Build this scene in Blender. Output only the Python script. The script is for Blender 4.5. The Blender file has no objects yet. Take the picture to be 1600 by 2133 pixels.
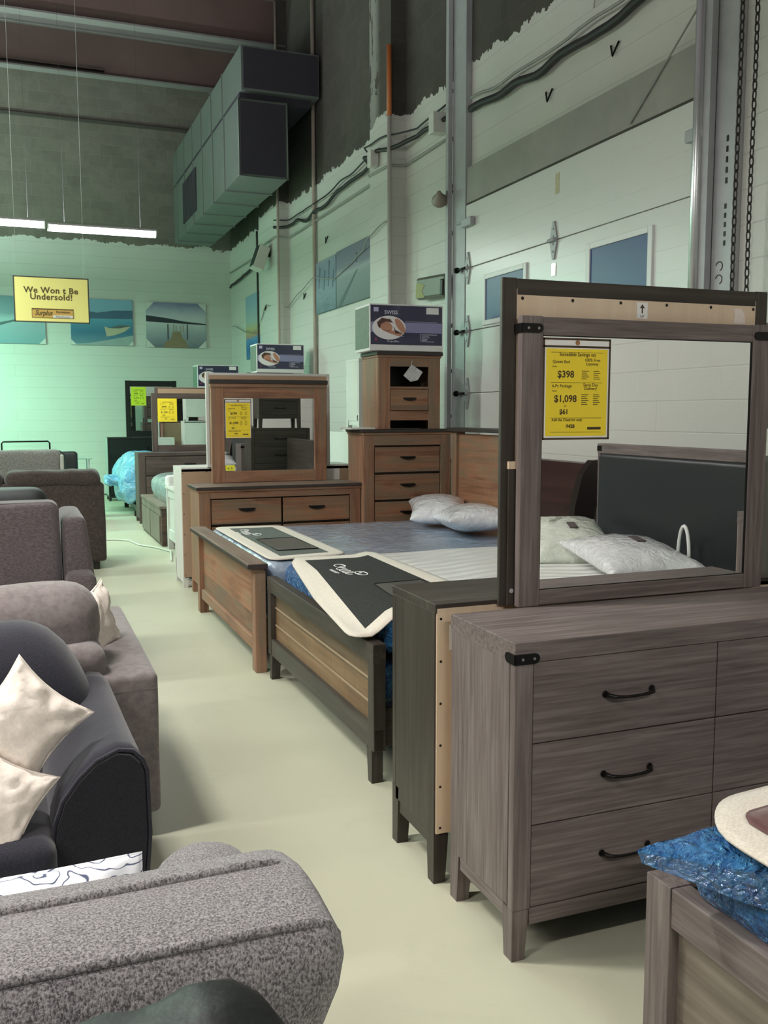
import bpy, bmesh, math, random
from mathutils import Vector, Matrix, noise as mnoise
random.seed(7)
SC = bpy.context.scene
COL = SC.collection
PI = math.pi

# ---------------------------------------------------------------- camera
cam_d = bpy.data.cameras.new('camera'); cam = bpy.data.objects.new('camera', cam_d); COL.objects.link(cam)
SC.camera = cam
cam_d.sensor_fit = 'HORIZONTAL'; cam_d.sensor_width = 36.0; cam_d.lens = 1950.0 / 1600.0 * 36.0
cam_d.clip_start = 0.05; cam_d.clip_end = 200
yaw, pitch, roll = math.radians(21.3), math.radians(6.02), math.radians(0.1)
fw = Vector((math.sin(yaw) * math.cos(pitch), math.cos(yaw) * math.cos(pitch), -math.sin(pitch)))
rt0 = Vector((math.cos(yaw), -math.sin(yaw), 0)); dn0 = fw.cross(rt0)
rt = rt0 * math.cos(roll) + dn0 * math.sin(roll); dn = -rt0 * math.sin(roll) + dn0 * math.cos(roll)
cam.matrix_world = Matrix(((rt.x, -dn.x, -fw.x, 0), (rt.y, -dn.y, -fw.y, 0), (rt.z, -dn.z, -fw.z, 1.6), (0, 0, 0, 1)))

# ---------------------------------------------------------------- world, exposure
w = bpy.data.worlds.new('world'); SC.world = w; w.use_nodes = True
w.node_tree.nodes['Background'].inputs[0].default_value = (0.75, 0.85, 1.0, 1)
w.node_tree.nodes['Background'].inputs[1].default_value = 0.05
SC.view_settings.view_transform = 'Standard'
try: SC.view_settings.look = 'None'
except Exception: pass
SC.view_settings.gamma = 1.0; SC.view_settings.use_curve_mapping = False
SC.view_settings.exposure = 0.06

# fluorescent strips of the hall: (x centre, y centre, z, length, along axis, power, colour)
SIDE = 0.16
UP = 0.60                                   # share of a strip's light that leaves it upwards
UPCOL = lambda c: (0.93, 0.88, 1.0) if c[0] > 0.8 else (c[0] * 0.5 + 0.5, c[1] * 0.5 + 0.42, c[2] * 0.5 + 0.46)
WHITE = (1.0, 0.955, 0.90); COOL = (0.98, 1.0, 0.93); GREEN = (0.40, 1.0, 0.70)
STRIPS = [(-0.75, 3.3, 3.85, 0.62, 'x', 100, WHITE), (-2.6, 0.6, 3.85, 2.4, 'x', 110, WHITE),
          (-3.4, 3.6, 3.85, 2.4, 'x', 85, WHITE), (-1.3, 7.6, 3.85, 2.0, 'x', 110, COOL),
          (0.9, -2.2, 3.85, 2.4, 'x', 120, WHITE),
          (-3.6, 7.6, 3.85, 2.4, 'x', 80, COOL), (-1.9, 11.2, 3.9, 2.4, 'x', 85, (0.80, 1.0, 0.88)),
          (-2.3, 16.6, 3.96, 2.4, 'x', 330, GREEN), (-5.4, 14.4, 3.96, 2.4, 'x', 200, GREEN)]

# ---------------------------------------------------------------- helpers: objects
def thing(name, label, cat, loc=(0, 0, 0), rotz=0, group=None):
    o = bpy.data.objects.new(name, None); COL.objects.link(o)
    o.location = loc; o.rotation_euler = (0, 0, rotz); o.empty_display_size = 0.05
    o['label'] = label; o['category'] = cat
    if group: o['group'] = group
    return o

def tag(o, label, cat, group=None, kind=None):
    if label: o['label'] = label
    if cat: o['category'] = cat
    if group: o['group'] = group
    if kind: o['kind'] = kind
    return o

def obj(name, bm, mats, parent=None, smooth=False, world=False, loc=None):
    """link bm as ONE mesh object; world=True: bm is in world coordinates, shifted to its thing's base"""
    if world and parent is not None:
        r = parent
        while r.parent: r = r.parent
        bmesh.ops.translate(bm, vec=-Vector(r.location), verts=bm.verts)
    if loc is not None and parent is None:
        bmesh.ops.translate(bm, vec=-Vector(loc), verts=bm.verts)
    me = bpy.data.meshes.new(name); bm.normal_update(); bm.to_mesh(me); bm.free()
    if not isinstance(mats, (list, tuple)): mats = [mats]
    for m in mats: me.materials.append(m)
    if smooth:
        for p in me.polygons: p.use_smooth = True
    o = bpy.data.objects.new(name, me); COL.objects.link(o)
    if parent is not None: o.parent = parent
    elif loc is not None: o.location = loc
    return o

def struct(name, bm, mats, parent=None, smooth=False):
    o = obj(name, bm, mats, parent, smooth)
    if parent is None: o['kind'] = 'structure'
    return o

def dup(root, loc, rotz=None, label=None, group=None):
    r = root.copy(); COL.objects.link(r); r.location = loc
    if rotz is not None: r.rotation_euler = (0, 0, rotz)
    if label: r['label'] = label
    if group: r['group'] = group
    def kids(a, b):
        for ch in list(a.children):
            if ch is b: continue
            c = ch.copy(); COL.objects.link(c); c.parent = b
            kids(ch, c)
    kids(root, r)
    return r

# ---------------------------------------------------------------- helpers: shapes
def merge(bm, t, mi=0):
    me = bpy.data.meshes.new('tmp')
    for f in t.faces: f.material_index = mi
    t.to_mesh(me); t.free(); bm.from_mesh(me); bpy.data.meshes.remove(me)
    return bm

def box(bm, x0, x1, y0, y1, z0, z1, bev=0.0, mi=0, seg=2, rot=None):
    t = bmesh.new(); bmesh.ops.create_cube(t, size=1)
    sx, sy, sz = abs(x1 - x0), abs(y1 - y0), abs(z1 - z0)
    bmesh.ops.scale(t, vec=(sx, sy, sz), verts=t.verts)
    if bev > 0:
        b = min(bev, 0.49 * min(sx, sy, sz))
        bmesh.ops.bevel(t, geom=t.edges[:], offset=b, segments=seg, profile=0.5, affect='EDGES')
    if rot: bmesh.ops.rotate(t, cent=(0, 0, 0), matrix=rot, verts=t.verts)
    bmesh.ops.translate(t, vec=((x0 + x1) / 2, (y0 + y1) / 2, (z0 + z1) / 2), verts=t.verts)
    return merge(bm, t, mi)

def bx(*a, **k): return box(bmesh.new(), *a, **k)

def taper(bm, x0, x1, y0, y1, z0, z1, ix=0.0, iy=0.0, mi=0):
    """box whose bottom is smaller: ix/iy taken off at (x0 side, x1 side)"""
    if not isinstance(ix, tuple): ix = (ix, ix)
    if not isinstance(iy, tuple): iy = (iy, iy)
    v = [bm.verts.new(p) for p in ((x0 + ix[0], y0 + iy[0], z0), (x1 - ix[1], y0 + iy[0], z0), (x1 - ix[1], y1 - iy[1], z0), (x0 + ix[0], y1 - iy[1], z0),
                                   (x0, y0, z1), (x1, y0, z1), (x1, y1, z1), (x0, y1, z1))]
    for q in ((0, 3, 2, 1), (4, 5, 6, 7), (0, 1, 5, 4), (1, 2, 6, 5), (2, 3, 7, 6), (3, 0, 4, 7)):
        f = bm.faces.new([v[i] for i in q]); f.material_index = mi
    return bm

def tube(bm, pts, r, seg=8, mi=0, cap=True, closed=False):
    pts = [Vector(p) for p in pts]; rings = []; n = len(pts)
    up = None
    for i, p in enumerate(pts):
        if closed: d = (pts[(i + 1) % n] - pts[i - 1])
        else: d = (pts[min(i + 1, n - 1)] - pts[max(i - 1, 0)])
        d.normalize()
        if up is None:
            up = Vector((0, 0, 1)) if abs(d.z) < 0.9 else Vector((1, 0, 0))
        a = d.cross(up)
        if a.length < 1e-5: a = d.cross(Vector((0.3, 1, 0.2)))
        a.normalize(); b = a.cross(d).normalized(); up = b
        rr = r[i] if isinstance(r, (list, tuple)) else r
        rings.append([bm.verts.new(p + (a * math.cos(t) + b * math.sin(t)) * rr) for t in [2 * PI * k / seg for k in range(seg)]])
    m = n if closed else n - 1
    for i in range(m):
        A, B = rings[i], rings[(i + 1) % n]
        for k in range(seg):
            f = bm.faces.new((A[k], A[(k + 1) % seg], B[(k + 1) % seg], B[k])); f.material_index = mi; f.smooth = True
    if cap and not closed:
        f = bm.faces.new(rings[0][::-1]); f.material_index = mi
        f = bm.faces.new(rings[-1]); f.material_index = mi
    return bm

def lathe(bm, prof, c=(0, 0, 0), seg=20, mi=0, axis='z'):
    rings = []
    for r, h in prof:
        ring = []
        for k in range(seg):
            a = 2 * PI * k / seg
            p = (r * math.cos(a), r * math.sin(a), h)
            if axis == 'y': p = (p[0], p[2], p[1])
            if axis == 'x': p = (p[2], p[0], p[1])
            ring.append(bm.verts.new(Vector(p) + Vector(c)))
        rings.append(ring)
    for A, B in zip(rings, rings[1:]):
        for k in range(seg):
            f = bm.faces.new((A[k], A[(k + 1) % seg], B[(k + 1) % seg], B[k])); f.material_index = mi; f.smooth = True
    bm.faces.new(rings[0][::-1]).material_index = mi; bm.faces.new(rings[-1]).material_index = mi
    return bm

def prism(bm, pts, axis, a0, a1, mi=0, smooth=False):
    """closed outline of 2D points extruded along axis from a0 to a1"""
    def P(p, a):
        return {'x': (a, p[0], p[1]), 'y': (p[0], a, p[1]), 'z': (p[0], p[1], a)}[axis]
    A = [bm.verts.new(P(p, a0)) for p in pts]; B = [bm.verts.new(P(p, a1)) for p in pts]; n = len(pts)
    fs = [bm.faces.new(A), bm.faces.new(B[::-1])]
    for i in range(n):
        f = bm.faces.new((A[i], B[i], B[(i + 1) % n], A[(i + 1) % n])); f.smooth = smooth; fs.append(f)
    for f in fs: f.material_index = mi
    bmesh.ops.recalc_face_normals(bm, faces=fs)
    return bm

def ellipse(cx, cz, rx, rz, n=28, a0=0, rot=0):
    out = []
    for k in range(n):
        a = a0 + 2 * PI * k / n; x, z = rx * math.cos(a), rz * math.sin(a)
        out.append((cx + x * math.cos(rot) - z * math.sin(rot), cz + x * math.sin(rot) + z * math.cos(rot)))
    return out

def wobble(bm, amp, freq, seed=0, only=None):
    for v in bm.verts:
        if only and not only(v.co): continue
        p = v.co * freq + Vector((seed * 7.3, seed * 3.1, seed))
        v.co += Vector((mnoise.noise(p), mnoise.noise(p + Vector((31, 7, 2))), mnoise.noise(p + Vector((5, 17, 9))))) * amp
    return bm

def soft(x0, x1, y0, y1, z0, z1, r=0.05, crown=0.0, amp=0.006, freq=7, seed=0, sub=0.05):
    """upholstered block: rounded, subdivided, slightly crowned and uneven"""
    t = bmesh.new(); bmesh.ops.create_cube(t, size=1)
    S = Vector((x1 - x0, y1 - y0, z1 - z0)); Cn = Vector(((x0 + x1) / 2, (y0 + y1) / 2, (z0 + z1) / 2))
    t.free(); bm = bmesh.new()
    n = [max(4, int(s / sub)) for s in S]
    h = S / 2; r = min(r, 0.98 * min(h))
    def surf(p):
        q = Vector([max(-h[i] + r, min(h[i] - r, p[i])) for i in range(3)])
        d = p - q
        if d.length > 1e-9: p = q + d.normalized() * r
        return p
    cache = {}
    def V(p):
        k = (round(p[0], 5), round(p[1], 5), round(p[2], 5))
        if k not in cache: cache[k] = bm.verts.new(surf(Vector(p)))
        return cache[k]
    def ax(i):
        # positions along axis i: dense near the rounded edges
        a = [-h[i] + r * (1 - math.cos(PI / 2 * k / 4)) * 1.0 for k in range(4)]
        m = [-h[i] + r + (2 * h[i] - 2 * r) * k / n[i] for k in range(n[i] + 1)]
        return a + m + [-v for v in a[::-1]]
    A = [ax(i) for i in range(3)]
    for i in range(3):
        j, k = (i + 1) % 3, (i + 2) % 3
        for s in (-1, 1):
            for u0, u1 in zip(A[j], A[j][1:]):
                for v0, v1 in zip(A[k], A[k][1:]):
                    if abs(u1 - u0) < 1e-7 or abs(v1 - v0) < 1e-7: continue
                    q = []
                    for (u, v) in ((u0, v0), (u1, v0), (u1, v1), (u0, v1)):
                        p = [0, 0, 0]; p[i] = s * h[i]; p[j] = u; p[k] = v; q.append(V(p))
                    if s < 0: q = q[::-1]
                    if len(set(q)) == 4:
                        try: bm.faces.new(q)
                        except ValueError: pass
    if crown:
        for v in bm.verts:
            if v.co.z > 0: v.co.z += crown * (1 - (v.co.x / h.x) ** 2) * (1 - (v.co.y / h.y) ** 2)
    bmesh.ops.translate(bm, vec=Cn, verts=bm.verts)
    if amp: wobble(bm, amp, freq, seed)
    for f in bm.faces: f.smooth = True
    return bm

def pillow(L, W, T, seed=0, n=26, wr=0.012, pinch=0.10):
    bm = bmesh.new(); top = {}; bot = {}
    for i in range(n + 1):
        for j in range(n + 1):
            u = math.sin((-1 + 2 * i / n) * PI / 2); v = math.sin((-1 + 2 * j / n) * PI / 2)
            x = L / 2 * u * (1 - pinch * (1 - v * v)); y = W / 2 * v * (1 - pinch * (1 - u * u))
            e = max(0.0, (1 - u ** 2)) ** 0.42 * max(0.0, (1 - v ** 2)) ** 0.42
            edge = 1 - e
            q = Vector((u * 3.2 + seed, v * 3.2, seed * 1.7))
            w_ = (mnoise.noise(q * 1.0) * 0.7 + mnoise.noise(q * 2.7) * 0.4) * wr * (0.5 + edge)
            rad = mnoise.noise(Vector((math.atan2(v, u) * 4, seed, 0.3))) * wr * 1.2 * edge * e * 2
            zt = T / 2 * e + (w_ + rad) * min(1, e * 4); zb = -T / 2 * e * 0.85 + w_ * 0.5 * min(1, e * 4)
            top[i, j] = bm.verts.new((x, y, zt))
            bot[i, j] = top[i, j] if i in (0, n) or j in (0, n) else bm.verts.new((x, y, zb))
    for i in range(n):
        for j in range(n):
            bm.faces.new((top[i, j], top[i + 1, j], top[i + 1, j + 1], top[i, j + 1])).smooth = True
            bm.faces.new((bot[i, j + 1], bot[i + 1, j + 1], bot[i + 1, j], bot[i, j])).smooth = True
    return bm

def xf(bm, loc=(0, 0, 0), rx=0, ry=0, rz=0):
    M = Matrix.Translation(loc) @ Matrix.Rotation(rz, 4, 'Z') @ Matrix.Rotation(ry, 4, 'Y') @ Matrix.Rotation(rx, 4, 'X')
    bmesh.ops.transform(bm, matrix=M, verts=bm.verts)
    return bm

def text(bm, s, size, o, u=(1, 0, 0), v=(0, 0, 1), align='CENTER', bold=0.0, depth=0.0006, mi=0, shear=0.0, sx=1.0, mono=1.0):
    """lettering laid on the plane spanned by u (reading direction) and v (up), starting at o"""
    c = bpy.data.curves.new('t', 'FONT'); c.body = s; c.size = size; c.align_x = align; c.extrude = depth; c.offset = bold; c.shear = shear; c.space_character = mono
    c.resolution_u = 3
    ob = bpy.data.objects.new('t', c); COL.objects.link(ob)
    dg = bpy.context.evaluated_depsgraph_get(); me = bpy.data.meshes.new_from_object(ob.evaluated_get(dg))
    u = Vector(u).normalized(); v = Vector(v).normalized(); w_ = u.cross(v)
    M = Matrix(((u.x * sx, v.x, w_.x, o[0]), (u.y * sx, v.y, w_.y, o[1]), (u.z * sx, v.z, w_.z, o[2]), (0, 0, 0, 1)))
    me.transform(M)
    t = bmesh.new(); t.from_mesh(me); bpy.data.meshes.remove(me)
    bpy.data.objects.remove(ob); bpy.data.curves.remove(c)
    return merge(bm, t, mi)

# ---------------------------------------------------------------- helpers: materials
def new_mat(name):
    m = bpy.data.materials.new(name); m.use_nodes = True
    nt = m.node_tree; return m, nt, nt.nodes['Principled BSDF']

def N(nt, t, **k):
    n = nt.nodes.new(t)
    for a, b in k.items():
        if a.startswith('in_'):
            n.inputs[int(a[3:]) if a[3:].isdigit() else a[3:].replace('_', ' ')].default_value = b
        else: setattr(n, a, b)
    return n

def ramp(nt, fac, stops):
    r = N(nt, 'ShaderNodeValToRGB'); e = r.color_ramp.elements
    while len(e) < len(stops): e.new(0.5)
    for i, (p, c) in enumerate(stops):
        e[i].position = p; e[i].color = (*c, 1) if len(c) == 3 else c
    nt.links.new(fac, r.inputs[0]); return r.outputs[0]

def coord(nt, scale=(1, 1, 1), loc=(0, 0, 0)):
    tc = N(nt, 'ShaderNodeTexCoord'); mp = N(nt, 'ShaderNodeMapping')
    mp.inputs['Scale'].default_value = scale; mp.inputs['Location'].default_value = loc
    nt.links.new(tc.outputs['Object'], mp.inputs[0]); return mp.outputs[0]

def noise_(nt, vec, scale, detail=3, rough=0.55, dist=0.0):
    n = N(nt, 'ShaderNodeTexNoise'); n.inputs['Scale'].default_value = scale; n.inputs['Detail'].default_value = detail
    n.inputs['Roughness'].default_value = rough; n.inputs['Distortion'].default_value = dist
    nt.links.new(vec, n.inputs['Vector']); return n.outputs['Fac']

def mix(nt, fac, a, b, mode='MIX'):
    m = N(nt, 'ShaderNodeMix', data_type='RGBA', blend_type=mode)
    for s, v in ((m.inputs[0], fac), (m.inputs[6], a), (m.inputs[7], b)):
        if hasattr(v, 'is_output') or hasattr(v, 'links'): nt.links.new(v, s)
        elif isinstance(v, (tuple, list)): s.default_value = (*v, 1) if len(v) == 3 else v
        else: s.default_value = v
    return m.outputs[2]

def math_(nt, op, a, b=None):
    m = N(nt, 'ShaderNodeMath', operation=op)
    for s, v in ((m.inputs[0], a), (m.inputs[1], b)):
        if v is None: continue
        if hasattr(v, 'links'): nt.links.new(v, s)
        else: s.default_value = v
    return m.outputs[0]

def bump(nt, p, h, strength=0.3, dist=0.01):
    b = N(nt, 'ShaderNodeBump'); b.inputs['Strength'].default_value = strength; b.inputs['Distance'].default_value = dist
    nt.links.new(h, b.inputs['Height']); nt.links.new(b.outputs[0], p.inputs['Normal']); return b

MC = {}
def flat(name, col, rough=0.6, metal=0.0, spec=0.5, var=0.0, vscale=8, bmp=0.0, bscale=60, coat=0.0, col2=None):
    if name in MC: return MC[name]
    m, nt, p = new_mat(name)
    p.inputs['Roughness'].default_value = rough; p.inputs['Metallic'].default_value = metal
    p.inputs['Specular IOR Level'].default_value = spec; p.inputs['Coat Weight'].default_value = coat
    v = coord(nt)
    c2 = col2 or tuple(min(1, c * (1 + var)) for c in col); c1 = col if col2 else tuple(c * (1 - var) for c in col)
    nt.links.new(mix(nt, noise_(nt, v, vscale, 4), c1, c2), p.inputs['Base Color'])
    if bmp: bump(nt, p, noise_(nt, v, bscale, 3), bmp, 0.004)
    MC[name] = m; return m

def wood(name, dark, mid, light, axis='x', grain=42, plank=None, pw=0.1, rough=0.55, patch=0.35, hue2=None, saw=0.0):
    key = f'{name}_{axis}_{plank}_{pw}'
    if key in MC: return MC[key]
    m, nt, p = new_mat(key)
    s = {'x': (0.04, 1, 1), 'y': (1, 0.04, 1), 'z': (1, 1, 0.04)}[axis]
    v = coord(nt)
    if plank:
        sep = N(nt, 'ShaderNodeSeparateXYZ'); nt.links.new(v, sep.inputs[0])
        a = sep.outputs['XYZ'.index(plank.upper())]
        fl = math_(nt, 'FLOOR', math_(nt, 'DIVIDE', a, pw))
        wn = N(nt, 'ShaderNodeTexWhiteNoise', noise_dimensions='1D'); nt.links.new(fl, wn.inputs['W'])
        rnd = wn.outputs['Value']
        off = N(nt, 'ShaderNodeVectorMath', operation='ADD'); nt.links.new(v, off.inputs[0])
        sc = N(nt, 'ShaderNodeVectorMath', operation='SCALE'); nt.links.new(wn.outputs['Color'], sc.inputs[0]); sc.inputs['Scale'].default_value = 5
        nt.links.new(sc.outputs[0], off.inputs[1]); v = off.outputs[0]
    mp = N(nt, 'ShaderNodeMapping'); mp.inputs['Scale'].default_value = s; nt.links.new(v, mp.inputs[0])
    g = noise_(nt, mp.outputs[0], grain, 6, 0.62, 0.35)
    mp2 = N(nt, 'ShaderNodeMapping'); mp2.inputs['Scale'].default_value = tuple(0.22 if q < 1 else 1 for q in s); nt.links.new(v, mp2.inputs[0])
    pa = noise_(nt, mp2.outputs[0], 6.5, 3, 0.5, 0.8)
    f = math_(nt, 'ADD', math_(nt, 'MULTIPLY', g, 1 - patch), math_(nt, 'MULTIPLY', pa, patch))
    c = ramp(nt, f, [(0.30, dark), (0.5, mid), (0.70, light)])
    if hue2: c = mix(nt, ramp(nt, pa, [(0.45, (0, 0, 0)), (0.62, (0.75, 0.75, 0.75))]), c, mix(nt, g, tuple(q * 0.7 for q in hue2), hue2))
    if plank:
        c = mix(nt, 1.0, c, ramp(nt, rnd, [(0.0, (0.72, 0.74, 0.76)), (0.5, (0.95, 0.93, 0.9)), (1.0, (1.18, 1.08, 0.98))]), 'MULTIPLY')
    h = g
    if saw:
        ss = {'x': (1, 0.05, 0.3), 'y': (0.3, 1, 0.05), 'z': (0.3, 0.05, 1)}[axis]
        mp3 = N(nt, 'ShaderNodeMapping'); mp3.inputs['Scale'].default_value = ss; nt.links.new(v, mp3.inputs[0])
        sw = noise_(nt, mp3.outputs[0], 55, 2)
        c = mix(nt, math_(nt, 'MULTIPLY', sw, saw), c, tuple(q * 0.45 for q in dark))
    nt.links.new(c, p.inputs['Base Color']); p.inputs['Roughness'].default_value = rough; p.inputs['Specular IOR Level'].default_value = 0.35
    bump(nt, p, h, 0.22, 0.003)
    MC[key] = m; return m

def fabric(name, c1, c2, scale=220, rough=0.95, bmp=0.5, big=0.0, sheen=0.25, stretch=(1, 1, 1)):
    if name in MC: return MC[name]
    m, nt, p = new_mat(name); v = coord(nt, stretch)
    n1 = noise_(nt, v, scale, 2, 0.7); n2 = noise_(nt, v, 5, 3)
    c = ramp(nt, n1, [(0.36, c1), (0.64, c2)])
    if big: c = mix(nt, math_(nt, 'MULTIPLY', n2, big), c, tuple(q * 1.5 for q in c2))
    nt.links.new(c, p.inputs['Base Color']); p.inputs['Roughness'].default_value = rough
    p.inputs['Sheen Weight'].default_value = sheen; p.inputs['Specular IOR Level'].default_value = 0.15
    bump(nt, p, n1, bmp, 0.004); MC[name] = m; return m

def plastic(name, c1, c2, rough=0.16, scale=9, strength=0.8, dist=0.02, coat=0.6):
    """crinkled polythene wrap"""
    if name in MC: return MC[name]
    m, nt, p = new_mat(name); v = coord(nt)
    w_ = N(nt, 'ShaderNodeTexVoronoi', feature='DISTANCE_TO_EDGE'); w_.inputs['Scale'].default_value = scale * 1.3
    n0 = noise_(nt, v, scale, 4, 0.6, 1.6); n1 = noise_(nt, v, scale * 3.2, 3, 0.6, 2.5)
    vm = N(nt, 'ShaderNodeVectorMath', operation='ADD'); nt.links.new(v, vm.inputs[0])
    ns = N(nt, 'ShaderNodeTexNoise'); ns.inputs['Scale'].default_value = scale * 0.6; nt.links.new(v, ns.inputs['Vector'])
    sc = N(nt, 'ShaderNodeVectorMath', operation='SCALE'); sc.inputs['Scale'].default_value = 0.25; nt.links.new(ns.outputs['Color'], sc.inputs[0])
    nt.links.new(sc.outputs[0], vm.inputs[1]); nt.links.new(vm.outputs[0], w_.inputs['Vector'])
    h = math_(nt, 'ADD', math_(nt, 'MULTIPLY', n0, 1.0), math_(nt, 'ADD', math_(nt, 'MULTIPLY', n1, 0.35), math_(nt, 'MULTIPLY', w_.outputs['Distance'], 0.9)))
    nt.links.new(ramp(nt, n0, [(0.38, c1), (0.62, c2)]), p.inputs['Base Color'])
    p.inputs['Roughness'].default_value = rough; p.inputs['Coat Weight'].default_value = coat; p.inputs['Coat Roughness'].default_value = 0.06
    b = bump(nt, p, h, strength, dist); nt.links.new(b.outputs[0], p.inputs['Coat Normal'])
    MC[name] = m; return m

def emis(name, col, s):
    if name in MC: return MC[name]
    m, nt, p = new_mat(name)
    p.inputs['Base Color'].default_value = (*col, 1); p.inputs['Emission Color'].default_value = (*col, 1); p.inputs['Emission Strength'].default_value = s
    MC[name] = m; return m

def mirror_glass():
    if 'mg' in MC: return MC['mg']
    m, nt, p = new_mat('mirror_glass'); p.inputs['Metallic'].default_value = 1; p.inputs['Roughness'].default_value = 0.0
    p.inputs['Base Color'].default_value = (0.92, 0.94, 0.93, 1); MC['mg'] = m; return m

# wood families
def GW(a, **k): return wood('gray_wood', (0.075, 0.058, 0.054), (0.150, 0.122, 0.115), (0.235, 0.205, 0.190), a, grain=75, patch=0.28, **k)
def DW(a, **k): return wood('dark_wood', (0.024, 0.019, 0.015), (0.044, 0.036, 0.029), (0.075, 0.063, 0.051), a, rough=0.45, **k)
def RW(a, **k):
    k.setdefault('plank', None)
    return wood('rustic_wood', (0.105, 0.052, 0.032), (0.32, 0.165, 0.096), (0.45, 0.26, 0.16), a, grain=30, hue2=(0.23, 0.185, 0.125), patch=0.5, saw=0.22, **k)
M_BLACK = flat('black_metal', (0.012, 0.011, 0.011), 0.38, 0.6, bmp=0.05)
M_PINE = wood('backing_board', (0.56, 0.43, 0.30), (0.66, 0.52, 0.38), (0.72, 0.585, 0.44), 'z', grain=14)
M_TAN = flat('tan_hardboard', (0.40, 0.275, 0.18), 0.75, var=0.06, vscale=3)
M_WHITEW = flat('white_painted_wood', (0.62, 0.62, 0.58), 0.5, var=0.04, bmp=0.05)
M_PAPER = flat('white_paper', (0.80, 0.80, 0.78), 0.7, var=0.02)
M_YELLOW = flat('yellow_paper', (0.88, 0.68, 0.035), 0.5, var=0.03, spec=0.4)
M_INK = flat('dark_ink', (0.055, 0.030, 0.012), 0.6)
M_STEEL = flat('galvanised_steel', (0.40, 0.41, 0.42), 0.45, 0.12, var=0.15, vscale=10, bmp=0.05)
M_DARKEDGE = flat('dark_top_edge', (0.035, 0.026, 0.022), 0.5, var=0.3)
M_SCREW = flat('screw_dark', (0.02, 0.018, 0.016), 0.4, 0.5)
MG = mirror_glass()

# ---------------------------------------------------------------- the hall
WX, BY, ZC, ZP = 4.15, 19.2, 8.0, 4.9

def wall_mat(name, u, painted, raw_k=1.0, smear=False):
    """painted concrete blocks up to about 4.9 m with a brushed upper edge, bare blocks above"""
    m, nt, p = new_mat(name)
    tc = N(nt, 'ShaderNodeTexCoord'); sep = N(nt, 'ShaderNodeSeparateXYZ'); nt.links.new(tc.outputs['Object'], sep.inputs[0])
    cb = N(nt, 'ShaderNodeCombineXYZ'); nt.links.new(sep.outputs[u], cb.inputs[0]); nt.links.new(sep.outputs[2], cb.inputs[1])
    br = N(nt, 'ShaderNodeTexBrick'); nt.links.new(cb.outputs[0], br.inputs['Vector'])
    br.inputs['Scale'].default_value = 1.0; br.inputs['Brick Width'].default_value = 0.42; br.inputs['Row Height'].default_value = 0.21
    br.inputs['Mortar Size'].default_value = 0.006; br.inputs['Mortar Smooth'].default_value = 0.3
    br.inputs['Color1'].default_value = (0.9, 0.9, 0.9, 1); br.inputs['Color2'].default_value = (1.06, 1.06, 1.06, 1); br.inputs['Mortar'].default_value = (0.84, 0.84, 0.84, 1)
    v = tc.outputs['Object']
    b2 = N(nt, 'ShaderNodeTexBrick'); nt.links.new(cb.outputs[0], b2.inputs['Vector']); b2.inputs['Scale'].default_value = 1.0; b2.inputs['Brick Width'].default_value = 60; b2.inputs['Row Height'].default_value = 0.21
    b2.inputs['Mortar Size'].default_value = 0.004; b2.inputs['Mortar Smooth'].default_value = 0.4
    n1 = noise_(nt, v, 1.3, 4, 0.6); n2 = noise_(nt, v, 40, 4, 0.6); n3 = noise_(nt, v, 3.2, 5, 0.7, 1.0)
    paint = mix(nt, 1.0, mix(nt, n1, tuple(c * 0.94 for c in painted), tuple(min(1, c * 1.05) for c in painted)),
                ramp(nt, b2.outputs['Fac'], [(0.0, (1, 1, 1)), (1.0, (0.86, 0.86, 0.86))]), 'MULTIPLY')
    raw = mix(nt, n3, tuple(c * raw_k for c in (0.070, 0.064, 0.054)), tuple(c * raw_k for c in (0.150, 0.138, 0.118)))
    raw = mix(nt, 1.0, raw, br.outputs['Color'], 'MULTIPLY')
    raw = mix(nt, math_(nt, 'MULTIPLY', br.outputs['Fac'], 0.35), raw, tuple(c * raw_k for c in (0.19, 0.18, 0.155)))
    if smear:
        sm = noise_(nt, coord(nt, (1, 1.6, 0.8)), 2.4, 5, 0.7, 1.5)
        yy = N(nt, 'ShaderNodeMapRange'); yy.inputs[1].default_value = 10.28; yy.inputs[2].default_value = 10.45; nt.links.new(sep.outputs[1], yy.inputs[0])
        sm = math_(nt, 'MULTIPLY', math_(nt, 'GREATER_THAN', sm, 0.44), yy.outputs[0])
        raw = mix(nt, sm, raw, (0.26, 0.255, 0.235))
    edge = math_(nt, 'ADD', sep.outputs[2], math_(nt, 'MULTIPLY', math_(nt, 'SUBTRACT', noise_(nt, v, 2.6, 5, 0.7), 0.5), 0.42))
    mask = math_(nt, 'GREATER_THAN', edge, ZP)
    nt.links.new(mix(nt, mask, paint, raw), p.inputs['Base Color'])
    r = N(nt, 'ShaderNodeMapRange'); r.inputs[3].default_value = 0.42; r.inputs[4].default_value = 0.95; nt.links.new(mask, r.inputs[0]); nt.links.new(r.outputs[0], p.inputs['Roughness'])
    hh = math_(nt, 'SUBTRACT', math_(nt, 'MULTIPLY', n2, 0.25), math_(nt, 'ADD', math_(nt, 'MULTIPLY', b2.outputs['Fac'], 0.7), math_(nt, 'MULTIPLY', br.outputs['Fac'], 0.12)))
    bump(nt, p, hh, 0.35, 0.012)
    return m
M_WALLR = wall_mat('painted_block_side', 1, (0.60, 0.60, 0.56), 0.62)
M_WALLB = wall_mat('painted_block_back', 0, (0.60, 0.63, 0.58), 1.6)

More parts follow.
